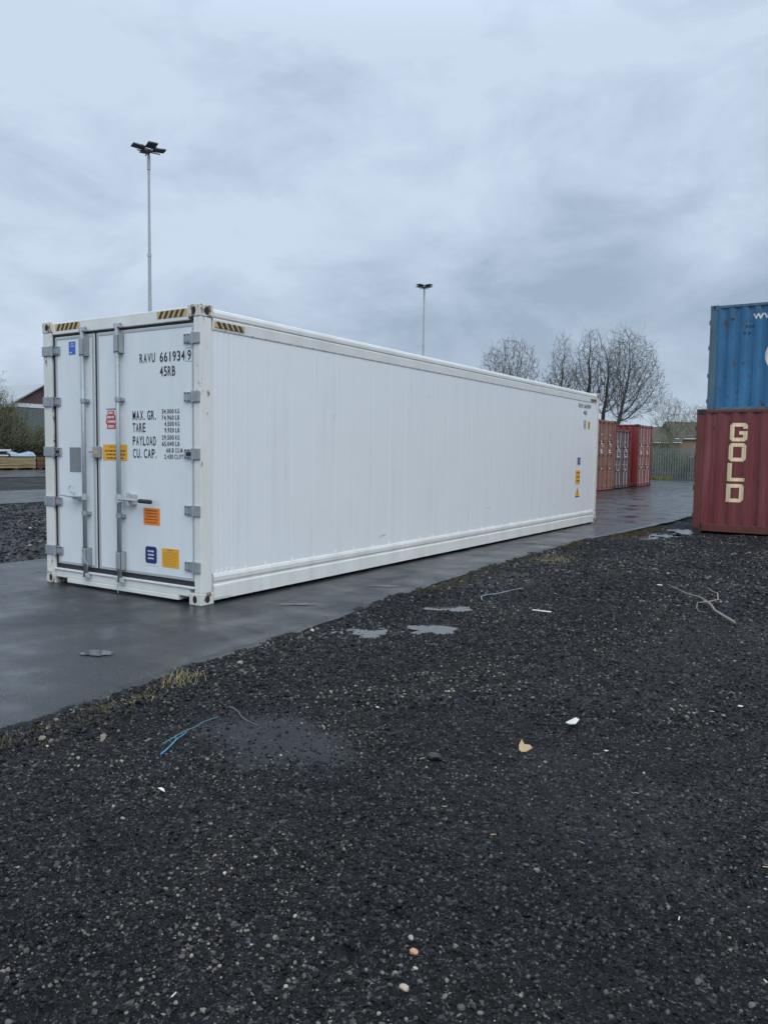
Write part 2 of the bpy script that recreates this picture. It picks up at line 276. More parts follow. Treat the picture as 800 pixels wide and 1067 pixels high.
# ------------------------------------------------------------------ mesh helpers
class MB:
    def __init__(s): s.v = []; s.f = []; s.m = []; s.cur = 0
    def add(s, vs, fs):
        o = len(s.v); s.v += [tuple(p) for p in vs]; s.f += [tuple(i+o for i in f) for f in fs]; s.m += [s.cur]*len(fs); return s
    def box(s, x0, x1, y0, y1, z0, z1, bev=0.0):
        if bev > 0:
            bm = bmesh.new(); bmesh.ops.create_cube(bm, size=1)
            for v in bm.verts: v.co = Vector(((x0+x1)/2+v.co.x*(x1-x0), (y0+y1)/2+v.co.y*(y1-y0), (z0+z1)/2+v.co.z*(z1-z0)))
            bmesh.ops.bevel(bm, geom=list(bm.edges), offset=bev, segments=2, profile=0.5, affect='EDGES')
            bm.verts.index_update(); s.add([v.co[:] for v in bm.verts], [[v.index for v in f.verts] for f in bm.faces]); bm.free(); return s
        P = [(x, y, z) for z in (z0, z1) for y in (y0, y1) for x in (x0, x1)]
        return s.add(P, [(0, 2, 3, 1), (4, 5, 7, 6), (0, 1, 5, 4), (2, 6, 7, 3), (0, 4, 6, 2), (1, 3, 7, 5)])
    def tube(s, pts, r, n=8, cap=True):
        pts = [Vector(p) for p in pts]; rs = r if isinstance(r, (list, tuple)) else [r]*len(pts)
        o = []; prev = None
        for i, p in enumerate(pts):
            d = (pts[min(i+1, len(pts)-1)]-pts[max(i-1, 0)]).normalized()
            a = prev if prev is not None else (Vector((0, 0, 1)) if abs(d.z) < 0.9 else Vector((1, 0, 0)))
            a = (a-d*a.dot(d)).normalized(); prev = a; b2 = d.cross(a)
            for k in range(n):
                th = 2*math.pi*k/n; o.append(tuple(p+(a*math.cos(th)+b2*math.sin(th))*rs[i]))
        fs = [(i*n+k, i*n+(k+1) % n, (i+1)*n+(k+1) % n, (i+1)*n+k) for i in range(len(pts)-1) for k in range(n)]
        if cap: fs += [tuple(range(n-1, -1, -1)), tuple((len(pts)-1)*n+k for k in range(n))]
        return s.add(o, fs)
    def sweep_y(s, prof, ys):   # closed profile of (x,z) swept along y
        n = len(prof); o = [(x, y, z) for y in ys for x, z in prof]
        fs = [(i*n+k, (i+1)*n+k, (i+1)*n+(k+1) % n, i*n+(k+1) % n) for i in range(len(ys)-1) for k in range(n)]
        fs += [tuple(range(n)), tuple((len(ys)-1)*n+k for k in range(n-1, -1, -1))]
        return s.add(o, fs)
    def build(s, name, mats, parent=None, smooth=False, loc=None):
        me = bpy.data.meshes.new(name); me.from_pydata(s.v, [], s.f)
        if not isinstance(mats, (list, tuple)): mats = [mats]
        for mt in mats: me.materials.append(MT[mt] if isinstance(mt, str) else mt)
        if len(mats) > 1: me.polygons.foreach_set('material_index', s.m)
        if smooth: me.polygons.foreach_set('use_smooth', [True]*len(s.f))
        bm = bmesh.new(); bm.from_mesh(me); bmesh.ops.recalc_face_normals(bm, faces=bm.faces); bm.to_mesh(me); bm.free()
        me.update(); o = bpy.data.objects.new(name, me); COL.objects.link(o)
        if parent is not None: o.parent = parent
        if loc: o.location = loc
        return o
def tag(o, label=None, cat=None, group=None, kind=None):
    if label: o['label'] = label
    if cat: o['category'] = cat
    if group: o['group'] = group
    if kind: o['kind'] = kind
    return o
def thing(name, label, cat, loc=(0, 0, 0), rz=0, group=None):
    o = bpy.data.objects.new(name, None); COL.objects.link(o); o.location = loc; o.rotation_euler = (0, 0, rz)
    o.empty_display_size = 0.2
    return tag(o, label, cat, group)
def kids(o): return [c for c in bpy.data.objects if c.parent == o]
def copy_tree(o, parent=None):
    c = o.copy(); COL.objects.link(c)
    if parent is not None: c.parent = parent
    for ch in kids(o): copy_tree(ch, c)
    return c
def text_mesh(body, x0=None, x1=None, z0=0.0, h=0.1, align='L'):
    """flat text as (u,v) verts and faces: from x0 to x1 wide, baseline z0, cap height h"""
    cu = bpy.data.curves.new('t', 'FONT'); cu.body = body; cu.resolution_u = 3; cu.offset = 0.012
    o = bpy.data.objects.new('t', cu); COL.objects.link(o)
    dg = bpy.context.evaluated_depsgraph_get(); me = bpy.data.meshes.new_from_object(o.evaluated_get(dg))
    v = np.array([p.co[:2] for p in me.vertices]); f = [tuple(p.vertices) for p in me.polygons]
    bpy.data.objects.remove(o); bpy.data.curves.remove(cu); bpy.data.meshes.remove(me)
    cap = 0.729
    u = (v[:, 0]-v[:, 0].min())/(v[:, 0].max()-v[:, 0].min())*(x1-x0)+x0
    return np.stack([u, v[:, 1]/cap*h+z0], 1), f
def put_text(mb, body, x0, x1, z0, h, y, axis='front'):
    n = len(body); wt = [0.45 if ch in '., ' else 1.0 for ch in body]; cell = (x1-x0)/(sum(wt)-0.22); V = []; f = []; a = x0
    for ch, q in zip(body, wt):
        if ch != ' ':
            g_ = cell*0.78 if ch not in '1.,I' else cell*(0.24 if ch in '1I' else 0.20); st = a+(cell*0.78-g_)/2*(1 if ch in '1I' else 0)
            v_, f_c = text_mesh(ch, st, st+g_, z0, h); f += [tuple(i+len(V) for i in q_) for q_ in f_c]; V += [tuple(p) for p in v_]
        a += cell*q
    v = V
    if axis == 'front': P = [(a, y, b) for a, b in v]
    else: P = [(y, a, b) for a, b in v]
    mb.add(P, f)
def dashes(mb, x0, x1, z0, z1, rows, y, axis='front', fill=0.45, seed=1):
    rr = random.Random(seed); H = (z1-z0)/rows
    for i in range(rows):
        zc_ = z1-(i+0.5)*H; a = x0+rr.uniform(0, 0.12)*(x1-x0); e = x1-rr.uniform(0, 0.12)*(x1-x0)
        while a < e:
            wd = (x1-x0)*rr.uniform(0.05, 0.16); b = min(e, a+wd); hz = H*fill*rr.uniform(0.8, 1.0)/2
            P = [(a, zc_-hz), (b, zc_-hz), (b, zc_+hz), (a, zc_+hz)]
            P = [(u, y, v) for u, v in P] if axis == 'front' else [(y, u, v) for u, v in P]
            mb.add(P, [(0, 1, 2, 3)]); a = b+(x1-x0)*0.035
def rrect(mb, x0, x1, z0, z1, y0, y1, r=0.015, axis='front'):
    pts = []
    for cx_, cz_, a0 in ((x1-r, z1-r, 0), (x0+r, z1-r, 90), (x0+r, z0+r, 180), (x1-r, z0+r, 270)):
        for k in range(5):
            a = R(a0+k*22.5); pts.append((cx_+r*math.cos(a), cz_+r*math.sin(a)))
    n = len(pts)
    P = [(u, y, v) for y in (y0, y1) for u, v in pts] if axis == 'front' else [(y, u, v) for y in (y0, y1) for u, v in pts]
    mb.add(P, [tuple(range(n)), tuple(range(2*n-1, n-1, -1))]+[(k, (k+1) % n, n+(k+1) % n, n+k) for k in range(n)])

# ------------------------------------------------------------------ ground
def vnoise(x, y, seed=0):
    xi = np.floor(x).astype(np.int64); yi = np.floor(y).astype(np.int64); xf = x-xi; yf = y-yi
    def hsh(a, b):
        h = (a*374761393+b*668265263+seed*2147483647) & 0xffffffff
        h = ((h ^ (h >> 13))*1274126177) & 0xffffffff
        return ((h ^ (h >> 16)) & 0xffff)/65535.0
    u = xf*xf*(3-2*xf); v = yf*yf*(3-2*yf)
    return (hsh(xi, yi)*(1-u)+hsh(xi+1, yi)*u)*(1-v)+(hsh(xi, yi+1)*(1-u)+hsh(xi+1, yi+1)*u)*v
def fbm(x, y, sc, oct=4, seed=0, gain=0.5):
    s = 0; a = 1; tot = 0
    for i in range(oct): s = s+a*(vnoise(x*sc*2**i+17.3*i, y*sc*2**i-9.1*i, seed+i)-0.5); tot += a; a *= gain
    return s/tot*2
def ss(t): t = np.clip(t, 0, 1); return t*t*(3-2*t)
def rise(x, y): return 0.09*ss((y-14)/11)*ss((x+16)/8)+0.06*ss((y-32)/10)*ss((x+16)/8)
EY = np.array([-60, -6, -3.1, -2.7, -2.2, -1.7, -0.65, 0.2, 1.7, 2.94, 6.0, 8.4, 10.8, 14, 20, 21.9])
EX = np.array([1.80, 1.80, 1.68, 1.63, 1.565, 1.50, 1.44, 1.37, 1.24, 1.12, 0.97, 0.99, 1.15, 1.3, 1.3, 1.35])
def edge_r(y): return np.interp(y, EY, EX)+0.022*fbm(y*1.0, y*0, 1.1, 3, 5)+0.04*fbm(y, y*0+3, 5, 4, 8, .65)
def edge_l(y): return -4.15+0.04*fbm(y, y*0+9, 1.2, 3, 15)
PUD = [(1.885, 0.147, 0.20, 0.14, -0.028), (2.225, 0.60, 0.22, 0.19, -0.029), (1.92, 1.43, 0.26, 0.17, -0.026),
       (1.75, 11.2, 0.36, 0.55, -0.085), (1.95, 12.2, 0.42, 0.65, -0.085), (1.62, 10.2, 0.22, 0.35, -0.075), (1.75, 5.0, 0.0, 0.0, 0)]
PUD = [p for p in PUD if p[2] > 0]
PDIR = (0.81, 0.59)
def gz(x, y):
    x = np.asarray(x, float); y = np.asarray(y, float)
    far = np.clip((np.hypot(x-5.5, y+5.4)-25)/60, 0, 1)
    z = -0.018+0.026*fbm(x, y, 0.5, 3, 1)+0.026*fbm(x, y, 2.3, 3, 4)+0.020*fbm(x, y, 8, 3, 6)*(.6+1.2*vnoise(x*.9+3, y*.9, 12))+0.008*fbm(x, y, 30, 2, 9)
    # clumpy churned band along the asphalt edge and ruts
    er = edge_r(np.clip(y, -60, 21)); dr = x-er
    z = np.where((y < 22), z+0.004*np.exp(-np.clip(dr, 0, 9)**2/0.10), z)
    z = z-0.062*ss((y-7.0)/3.5)*ss((x-0.6)/1.0)*ss((30-y)/8)
    for px_, py_, a, b, lv in PUD:
        du = (x-px_)*PDIR[0]+(y-py_)*PDIR[1]; dv = -(x-px_)*PDIR[1]+(y-py_)*PDIR[0]
        if a < b+1e-6 or py_ > 9: du, dv = (x-px_), (y-py_)
        q = np.sqrt((du/a)**2+(dv/b)**2)*(1+0.75*fbm(x, y, 5.0, 4, 21))
        k = ss((1.7-q)/1.0)
        z = z*(1-k)+(lv-0.022+0.035*np.clip(q, 0, 2)*0.62)*k+k*(0.020*fbm(x, y, 11, 4, 33))
    left = (x < -4.1) & (x > -14.6) & (y < 22)
    z = np.where(left, -0.03+0.05*fbm(x, y, 0.45, 3, 2)+0.055*fbm(x, y, 1.7, 4, 3)+0.02*fbm(x, y, 8, 3, 7)-0.03*ss((x+4.8)/0.6), z)
    z = z+rise(x, y)
    # beneath the paved areas keep the bed low
    inr = (y < 21.95) & (x < er-0.06) & (x > edge_l(y)+0.06)
    iny = (y > 21.9) & (x > -14.3) & (y < 41.5+0.2*(x))
    ins = ((x > -20.3) & (x < -14.7)) | ((x > -43.8) & (x < -32.7))
    low = inr | (iny & (x < 40)) | ins
    return np.where(low, rise(x, y)-0.12, z)
def patch(x, y):      # patches of fines with few loose stones
    d = np.hypot((x-2.85)/0.50, (y+2.25)/0.34)
    return np.clip(0.62+1.5*(fbm(x, y, 0.9, 4, 61)+0.12), 0.35, 1)*np.where(d < 1, 0.22+0.78*d**2, 1)
def graded(core, lo, hi, g=1.12, mx=18.0):
    a = list(core); st = core[1]-core[0]; p = core[0]; L = []
    while p > lo: st = min(st*g, mx); p -= st; L.append(p)
    st = core[-1]-core[-2]; p = core[-1]
    while p < hi: st = min(st*g, mx); p += st; a.append(p)
    return np.array(L[::-1]+a)
def grid_mesh(name, X, Y, zf, mat, kind='structure', mask=None, mat2=None):
    XX, YY = np.meshgrid(X, Y); ZZ = zf(XX, YY); n, k = XX.shape
    me = bpy.data.meshes.new(name); co = np.stack([XX, YY, ZZ], -1).reshape(-1, 3)
    i = np.arange(n*k).reshape(n, k); q = np.stack([i[:-1, :-1], i[:-1, 1:], i[1:, 1:], i[1:, :-1]], -1).reshape(-1, 4)
    me.vertices.add(len(co)); me.vertices.foreach_set('co', co.ravel()); me.loops.add(q.size); me.loops.foreach_set('vertex_index', q.ravel())
    me.polygons.add(len(q)); me.polygons.foreach_set('loop_start', np.arange(0, q.size, 4)); me.polygons.foreach_set('loop_total', np.full(len(q), 4))
    me.polygons.foreach_set('use_smooth', np.ones(len(q), bool)); me.update(); me.validate()
    me.materials.append(MT[mat]); fa_ = me.attributes.new('fines_and_sheen', 'FLOAT', 'POINT'); fa_.data.foreach_set('value', np.clip(1.05-np.hypot((co[:, 0]-2.85)/.55, (co[:, 1]+2.25)/.38)+.5*fbm(co[:, 0], co[:, 1], 3.0, 4, 70), 0, .5)*2+.35*ss((fbm(co[:, 0], co[:, 1], .8, 4, 61)*-1-.25)/.3)+.6*((co[:, 0] < -4.1) & (co[:, 0] > -15)).astype(np.float32)); o = bpy.data.objects.new(name, me); COL.objects.link(o); return tag(o, kind=kind)  # last term lightens the left gravel strip, painting in its wet sheen
xs = np.concatenate([np.arange(-14.6, -4.0, 0.07), np.arange(-4.0, 0.8, 0.4), np.arange(0.8, 8.2, 0.018)])
xs = graded(xs, -420, 420, 1.10)
ys = np.concatenate([np.arange(-4.9, 2.6, 0.018), np.arange(2.6, 16, 0.05)]); ys = graded(ys, -300, 600, 1.08)
tag(grid_mesh('ground', xs, ys, gz, 'gravel'), 'dark wet gravel ground of the yard', None)

# asphalt pad and yard: rows across between its ragged edges, with a broken lip
def asphalt_strip(name, yv, xl, xr, nx, zf, label):
    yv = np.asarray(yv); u = np.linspace(0, 1, nx)
    u = 0.5-0.5*np.cos(u*math.pi)
    rows = []
    for y_ in yv:
        a, b = xl(y_), xr(y_); x_ = a+(b-a)*u; z_ = zf(x_, np.full_like(x_, y_))
        row = [(a-0.015, y_, float(z_[0])-0.12)]+[(float(p), y_, float(q)) for p, q in zip(x_, z_)]+[(b+0.015, y_, float(z_[-1])-0.12)]
        rows.append(row)
    k = nx+2; mb = MB(); V = [p for r in rows for p in r]
    F = [(j*k+i, j*k+i+1, (j+1)*k+i+1, (j+1)*k+i) for j in range(len(rows)-1) for i in range(k-1)]
    F += [tuple(range(k)), tuple((len(rows)-1)*k+i for i in range(k-1, -1, -1))]
    mb.add(V, F); o = mb.build(name, 'asphalt'); 
    return tag(o, label, kind='structure')
def az(x, y):
    er = edge_r(np.clip(y, -60, 21)); lip = np.where(y < 21.9, 0.012*ss((0.10-(er-x))/0.10), 0)
    return rise(x, y)+0.004*fbm(x, y, 0.7, 2, 41)*ss((x-0.15)/0.3)-lip
yv = np.concatenate([np.arange(-60, -6, 2.0), np.arange(-6, 14, 0.04), np.arange(14, 22.01, 0.4)])
asphalt_strip('asphalt_road', yv, lambda y: float(edge_l(y)), lambda y: float(edge_r(y)), 40, az, 'wet dark asphalt strip under the white container')
asphalt_strip('asphalt_yard', np.arange(22.0, 41.6, 0.7), lambda y: -14.4, lambda y: 40.0, 60, lambda x, y: rise(x, y)-0.0, 'wet asphalt yard by the far red containers')
asphalt_strip('asphalt_road', np.arange(-60, 120, 3.0), lambda y: -20.5+0.04*float(fbm(y, 0*y, .5, 2, 3)), lambda y: -14.5+0.05*float(fbm(y, 0*y+5, .5, 2, 3)), 6, lambda x, y: 0.004+0*x, 'narrow grey asphalt lane between two gravel strips')
asphalt_strip('asphalt_road', np.arange(-60, 140, 4.0), lambda y: -44.0, lambda y: -32.5, 6, lambda x, y: 0.004+0*x, 'far asphalt lane in front of the stacked timber')

def puddle(cx_, cy_, a, b, z, label, ang=None, seed=0, wob=0.25):
    ang = ang if ang is not None else math.atan2(PDIR[1], PDIR[0]); P = [(cx_, cy_, z)]; n = 64
    for k in range(n):
        th = 2*math.pi*k/n; q = 1+wob*float(fbm(np.array(2.1*math.cos(th)+seed*7.7), np.array(2.1*math.sin(th)), 1.0, 3, 50+seed))*1.6
        u, v = a*q*math.cos(th), b*q*math.sin(th)
        P.append((cx_+u*math.cos(ang)-v*math.sin(ang), cy_+u*math.sin(ang)+v*math.cos(ang), z))
    mb = MB().add(P, [(0, 1+k, 1+(k+1) % n) for k in range(n)]); return tag(mb.build('puddle', 'water'), label, kind='structure')
for i, (px_, py_, a, b, lv) in enumerate(PUD):
    puddle(px_, py_, a*1.35, b*1.35, lv-.002+float(rise(px_, py_)), ['small sky-bright puddle beside the asphalt edge', 'ragged puddle in the gravel', 'puddle with stones poking through', 'long pale puddle before the maroon container', 'broad puddle at the maroon container corner', 'thin puddle by the mossy asphalt edge'][i], 0.0 if py_ > 9 else None, i, 0.6)
puddle(0.675, -1.715, 0.115, 0.085, 0.0062, 'small lone puddle on the asphalt before the doors', seed=3, wob=0.35)
puddle(0.69, 0.64, 0.17, 0.04, 0.0062, 'thin sliver of water beside the container base', seed=5, wob=0.35)
puddle(0.80, 2.05, 0.16, 0.03, 0.0062, 'thin wet sliver on the asphalt', seed=8, wob=0.35)
# ------------------------------------------------------------------ loose stones (one uncountable mass)
def scatter(n, x0, x1, y0, y1, keep, smin, smax, flat=0.62, sink=0.25):
    x = rng.uniform(x0, x1, n); y = rng.uniform(y0, y1, n); k = keep(x, y) > rng.random(n); x, y = x[k], y[k]
    s = smin*(smax/smin)**(rng.random(len(x))**2.0)
    return x, y, s
def stone_field(name, sets, label):
    X = np.concatenate([a[0] for a in sets]); Y = np.concatenate([a[1] for a in sets]); Sx = np.concatenate([a[2] for a in sets]); n = len(X)
    er = edge_r(np.clip(Y, -60, 21)); on_pad = (X < er) & (X > edge_l(Y)) & (Y < 21.9)
    Z = np.where(on_pad, rise(X, Y), gz(X, Y))+Sx*0.12
    me = bpy.data.meshes.new(name); me.vertices.add(n); me.vertices.foreach_set('co', np.stack([X, Y, Z], 1).ravel())
    a = me.attributes.new('ssize', 'FLOAT_VECTOR', 'POINT')
    sc = np.stack([Sx*rng.uniform(.75, 1.25, n), Sx*rng.uniform(.55, 1.0, n), Sx*rng.uniform(.35, .75, n)], 1); a.data.foreach_set('vector', sc.ravel())
    a = me.attributes.new('srot', 'FLOAT_VECTOR', 'POINT')
    ro = np.stack([rng.normal(0, .45, n), rng.normal(0, .45, n), rng.uniform(0, 6.28, n)], 1); a.data.foreach_set('vector', ro.ravel())
    me.materials.append(MT['chips'])
    o = bpy.data.objects.new(name, me); COL.objects.link(o); tag(o, label, None, kind='stuff')
    ng = bpy.data.node_groups.new(name+'_nodes', 'GeometryNodeTree')
    ng.interface.new_socket('Geometry', in_out='INPUT', socket_type='NodeSocketGeometry'); ng.interface.new_socket('Geometry', in_out='OUTPUT', socket_type='NodeSocketGeometry')
    nn = ng.nodes; L = ng.links; gi = nn.new('NodeGroupInput'); go = nn.new('NodeGroupOutput')
    join = nn.new('GeometryNodeJoinGeometry')
    for i in range(6):
        ic = nn.new('GeometryNodeMeshIcoSphere'); ic.inputs['Radius'].default_value = 0.5; ic.inputs['Subdivisions'].default_value = 2
        sp = nn.new('GeometryNodeSetPosition'); L.new(ic.outputs['Mesh'], sp.inputs['Geometry'])
        pos = nn.new('GeometryNodeInputPosition'); ad = nn.new('ShaderNodeVectorMath'); ad.operation = 'ADD'; ad.inputs[1].default_value = (i*13.7, i*5.1, 0); L.new(pos.outputs[0], ad.inputs[0])
        vo = nn.new('ShaderNodeTexVoronoi'); vo.inputs['Scale'].default_value = 1.6; L.new(ad.outputs[0], vo.inputs['Vector'])
        mu = nn.new('ShaderNodeMath'); mu.operation = 'MULTIPLY_ADD'; mu.inputs[1].default_value = -0.75; mu.inputs[2].default_value = 0.38; L.new(vo.outputs['Distance'], mu.inputs[0])
        sc_ = nn.new('ShaderNodeVectorMath'); sc_.operation = 'SCALE'; L.new(pos.outputs[0], sc_.inputs[0]); L.new(mu.outputs[0], sc_.inputs['Scale'])
        L.new(sc_.outputs[0], sp.inputs['Offset'])
        sm = nn.new('GeometryNodeSetMaterial'); sm.inputs['Material'].default_value = MT['chips']; L.new(sp.outputs[0], sm.inputs['Geometry'])
        sh = nn.new('GeometryNodeSetShadeSmooth'); sh.inputs['Shade Smooth'].default_value = False; L.new(sm.outputs[0], sh.inputs['Geometry'])
        gt = nn.new('GeometryNodeGeometryToInstance'); L.new(sh.outputs[0], gt.inputs[0]); L.new(gt.outputs[0], join.inputs[0])
    iop = nn.new('GeometryNodeInstanceOnPoints'); L.new(gi.outputs[0], iop.inputs['Points']); L.new(join.outputs[0], iop.inputs['Instance'])
    iop.inputs['Pick Instance'].default_value = True
    rv = nn.new('FunctionNodeRandomValue'); rv.data_type = 'INT'
    [s for s in rv.inputs if s.name == 'Min' and s.type == 'INT'][0].default_value = 0; [s for s in rv.inputs if s.name == 'Max' and s.type == 'INT'][0].default_value = 5
    L.new([s for s in rv.outputs if s.type == 'INT'][0], iop.inputs['Instance Index'])
    for an, si in (('ssize', 'Scale'), ('srot', 'Rotation')):
        na = nn.new('GeometryNodeInputNamedAttribute'); na.data_type = 'FLOAT_VECTOR'; na.inputs['Name'].default_value = an
        L.new(na.outputs['Attribute'], iop.inputs[si])
    L.new(iop.outputs[0], go.inputs[0])
    md = o.modifiers.new('stones', 'NODES'); md.node_group = ng
    return o
CX, CY = 5.54, -5.40
def infr(x, y):       # keep what a viewer standing near here could see
    b = np.arctan2(x-CX, y-CY); return ((b > -1.35) & (b < 0.25)).astype(float)
def puddle_gap(x, y):
    k = np.ones_like(x)
    for px_, py_, a, b, lv in PUD:
        du = (x-px_)*PDIR[0]+(y-py_)*PDIR[1]; dv = -(x-px_)*PDIR[1]+(y-py_)*PDIR[0]
        if py_ > 9: du, dv = x-px_, y-py_
        k *= np.where(np.sqrt((du/a)**2+(dv/b)**2) < 1.05, 0.10, 1)
    return k
def kp(d0, d1, fade=0.25):
    def k(x, y):
        d = np.hypot(x-CX, y-CY); er = edge_r(np.clip(y, -60, 21))
        return infr(x, y)*(d >= d0)*(d < d1)*(x > er-0.0)*patch(x, y)*puddle_gap(x, y)
    return k
sets = [scatter(190000, 1.2, 6.6, -5.4, 0.8, kp(1.0, 4.6), 0.0055, 0.0175),
        scatter(9000, 1.2, 6.8, -5.4, 1.4, kp(1.0, 5.5), 0.016, 0.027),
        scatter(130000, 1.0, 8.0, -4.8, 4.5, kp(4.6, 8.5), 0.011, 0.028),
        scatter(110000, 0.9, 11.0, 0.0, 13.0, kp(8.5, 18.5), 0.016, 0.045),
        scatter(700, 1.0, 7.0, -4.0, 9.0, kp(4.5, 14), 0.025, 0.042)]
x = rng.uniform(-0.5, 2.0, 900); y = rng.uniform(-5, 12, 900); e = edge_r(y); k = (x < e) & (rng.random(900) < np.exp(-(e-x)/0.12)); sets.append((x[k], y[k], rng.uniform(.006, .018, k.sum())))
# churned clods along the edge
x = rng.uniform(1.0, 2.6, 9000); y = rng.uniform(-4, 9, 9000); e = edge_r(y); k = (x > e) & (rng.random(9000) < np.exp(-((x-e-0.28)/0.16)**2)*np.clip(0.35+1.6*fbm(x, y, 1.3, 2, 77), 0, 1)); sets.append((x[k], y[k], rng.uniform(.018, .045, k.sum())))
x = rng.uniform(-14.4, -4.2, 60000); y = rng.uniform(-1, 16, 60000); k = rng.random(60000) < 0.38+0.5*fbm(x, y, .8, 3, 5); sets.append((x[k], y[k], .025*(3.5**(rng.random(k.sum())**2))))
stone_field('gravel_stones', sets, 'loose dark stone chips scattered over the gravel')

# ------------------------------------------------------------------ white refrigerated container
L_, W_, H_ = 12.192, 2.438, 2.896
wc = thing('refrigerated_container', 'long white insulated container on wet asphalt with grey locking bars on its doors', 'shipping container')
def casting(mb, x0, x1, y0, y1, z0, z1, hx=None, hy=None):
    """block with flat dark ovals painted as the shade in its slots: hx = side of the x-facing hole, hy = side of the y-facing hole"""
    mb.cur = 0; mb.box(x0, x1, y0, y1, z0, z1, 0.008)
    mb.cur = 1; zc_ = (z0+z1)/2; yc = (y0+y1)/2; xc = (x0+x1)/2  # flat dark ovals on the faces paint the shade inside the slots
    def slot(uc, w_, h_, plane, axis):
        n = 20; P = []
        for k in range(n):
            a = 2*math.pi*k/n; du = w_/2*math.cos(a); dv = (h_/2)*math.sin(a)
            P.append((uc+du, plane, zc_+dv) if axis == 'y' else (plane, uc+du, zc_+dv))
        mb.add(P, [tuple(range(n))])
    if hy is not None: slot(xc, 0.055, 0.075, hy, 'y')
    if hx is not None: slot(yc, 0.062, 0.075, hx, 'x')
for xx, (a, b) in (('r', (-0.162, 0.0)), ('l', (-W_, -W_+0.162))):
    for (c0, c1) in ((0.0, 0.178), (L_-0.178, L_)):
        for (z0, z1) in ((0.0, 0.118), (H_-0.118, H_)):
            mb = MB(); casting(mb, a, b, c0, c1, z0, z1, hx=(0.0015 if xx == 'r' else -W_-0.0015), hy=(-0.0015 if c0 == 0 else L_+0.0015))
            mb.build('corner_casting', ['white_casting', 'dark_spot'], wc)
def post(x0, x1, y0, y1): return MB().box(x0, x1, y0, y1, 0.119, H_-0.119, 0.006).build('corner_post', 'white_post', wc)
post(-0.092, -0.003, 0.006, 0.155); post(-W_+0.003, -W_+0.15, 0.006, 0.155)
post(-0.14, -0.004, L_-0.16, L_-0.006); post(-W_+0.003, -W_+0.14, L_-0.16, L_-0.006)
# header above the doors and sill below them
MB().box(-W_+0.163, -0.163, 0.012, 0.13, 2.752, 2.878, 0.008).build('door_header', 'white_frame', wc)
mb = MB(); mb.box(-W_+0.163, -0.163, 0.010, 0.14, 0.075, 0.175, 0.008); mb.box(-2.07, -0.315, 0.004, 0.13, 0.028, 0.0745, 0.005); mb.box(-W_+0.152, -0.094, -0.006, 0.03, 0.160, 0.178, 0.003)
mb.build('door_sill', 'white_frame', wc)
for x0, x1 in ((-2.215, -1.80), (-0.60, -0.185)):
    mb = MB(); mb.cur = 0; n = 6
    w_ = (x1-x0)/n/2; z0, z1 = 2.792, 2.862
    mb.add([(x0, 0.0095, z0), (x1, 0.0095, z0), (x1, 0.0095, z1), (x0, 0.0095, z1)], [(0, 1, 2, 3)]); mb.cur = 1; sk = 0.04
    for k in range(5):
        a = x0+0.02+k*(x1-x0-0.05)/5; mb.add([(a, 0.0075, z0), (a+0.038, 0.0075, z0), (a+0.038+sk, 0.0075, z1), (a+sk, 0.0075, z1)], [(0, 1, 2, 3)])
    mb.build('hazard_sticker', ['haz_y', 'haz_b'], wc)
for y0, y1 in ((0.20, 0.62), (11.60, 12.01)):
    mb = MB(); z0, z1 = 2.70, 2.757; X = -0.0035
    mb.add([(X, y0, z0), (X, y1, z0), (X, y1, z1), (X, y0, z1)], [(0, 1, 2, 3)]); mb.cur = 1
    for k in range(5):
        a = y0+0.02+k*(y1-y0-0.05)/5; mb.add([(X+.002, a+.04, z0), (X+.002, a+0.085, z0), (X+.002, a+0.045, z1), (X+.002, a, z1)], [(0, 1, 2, 3)])
    mb.build('hazard_sticker', ['haz_y', 'haz_b'], wc)
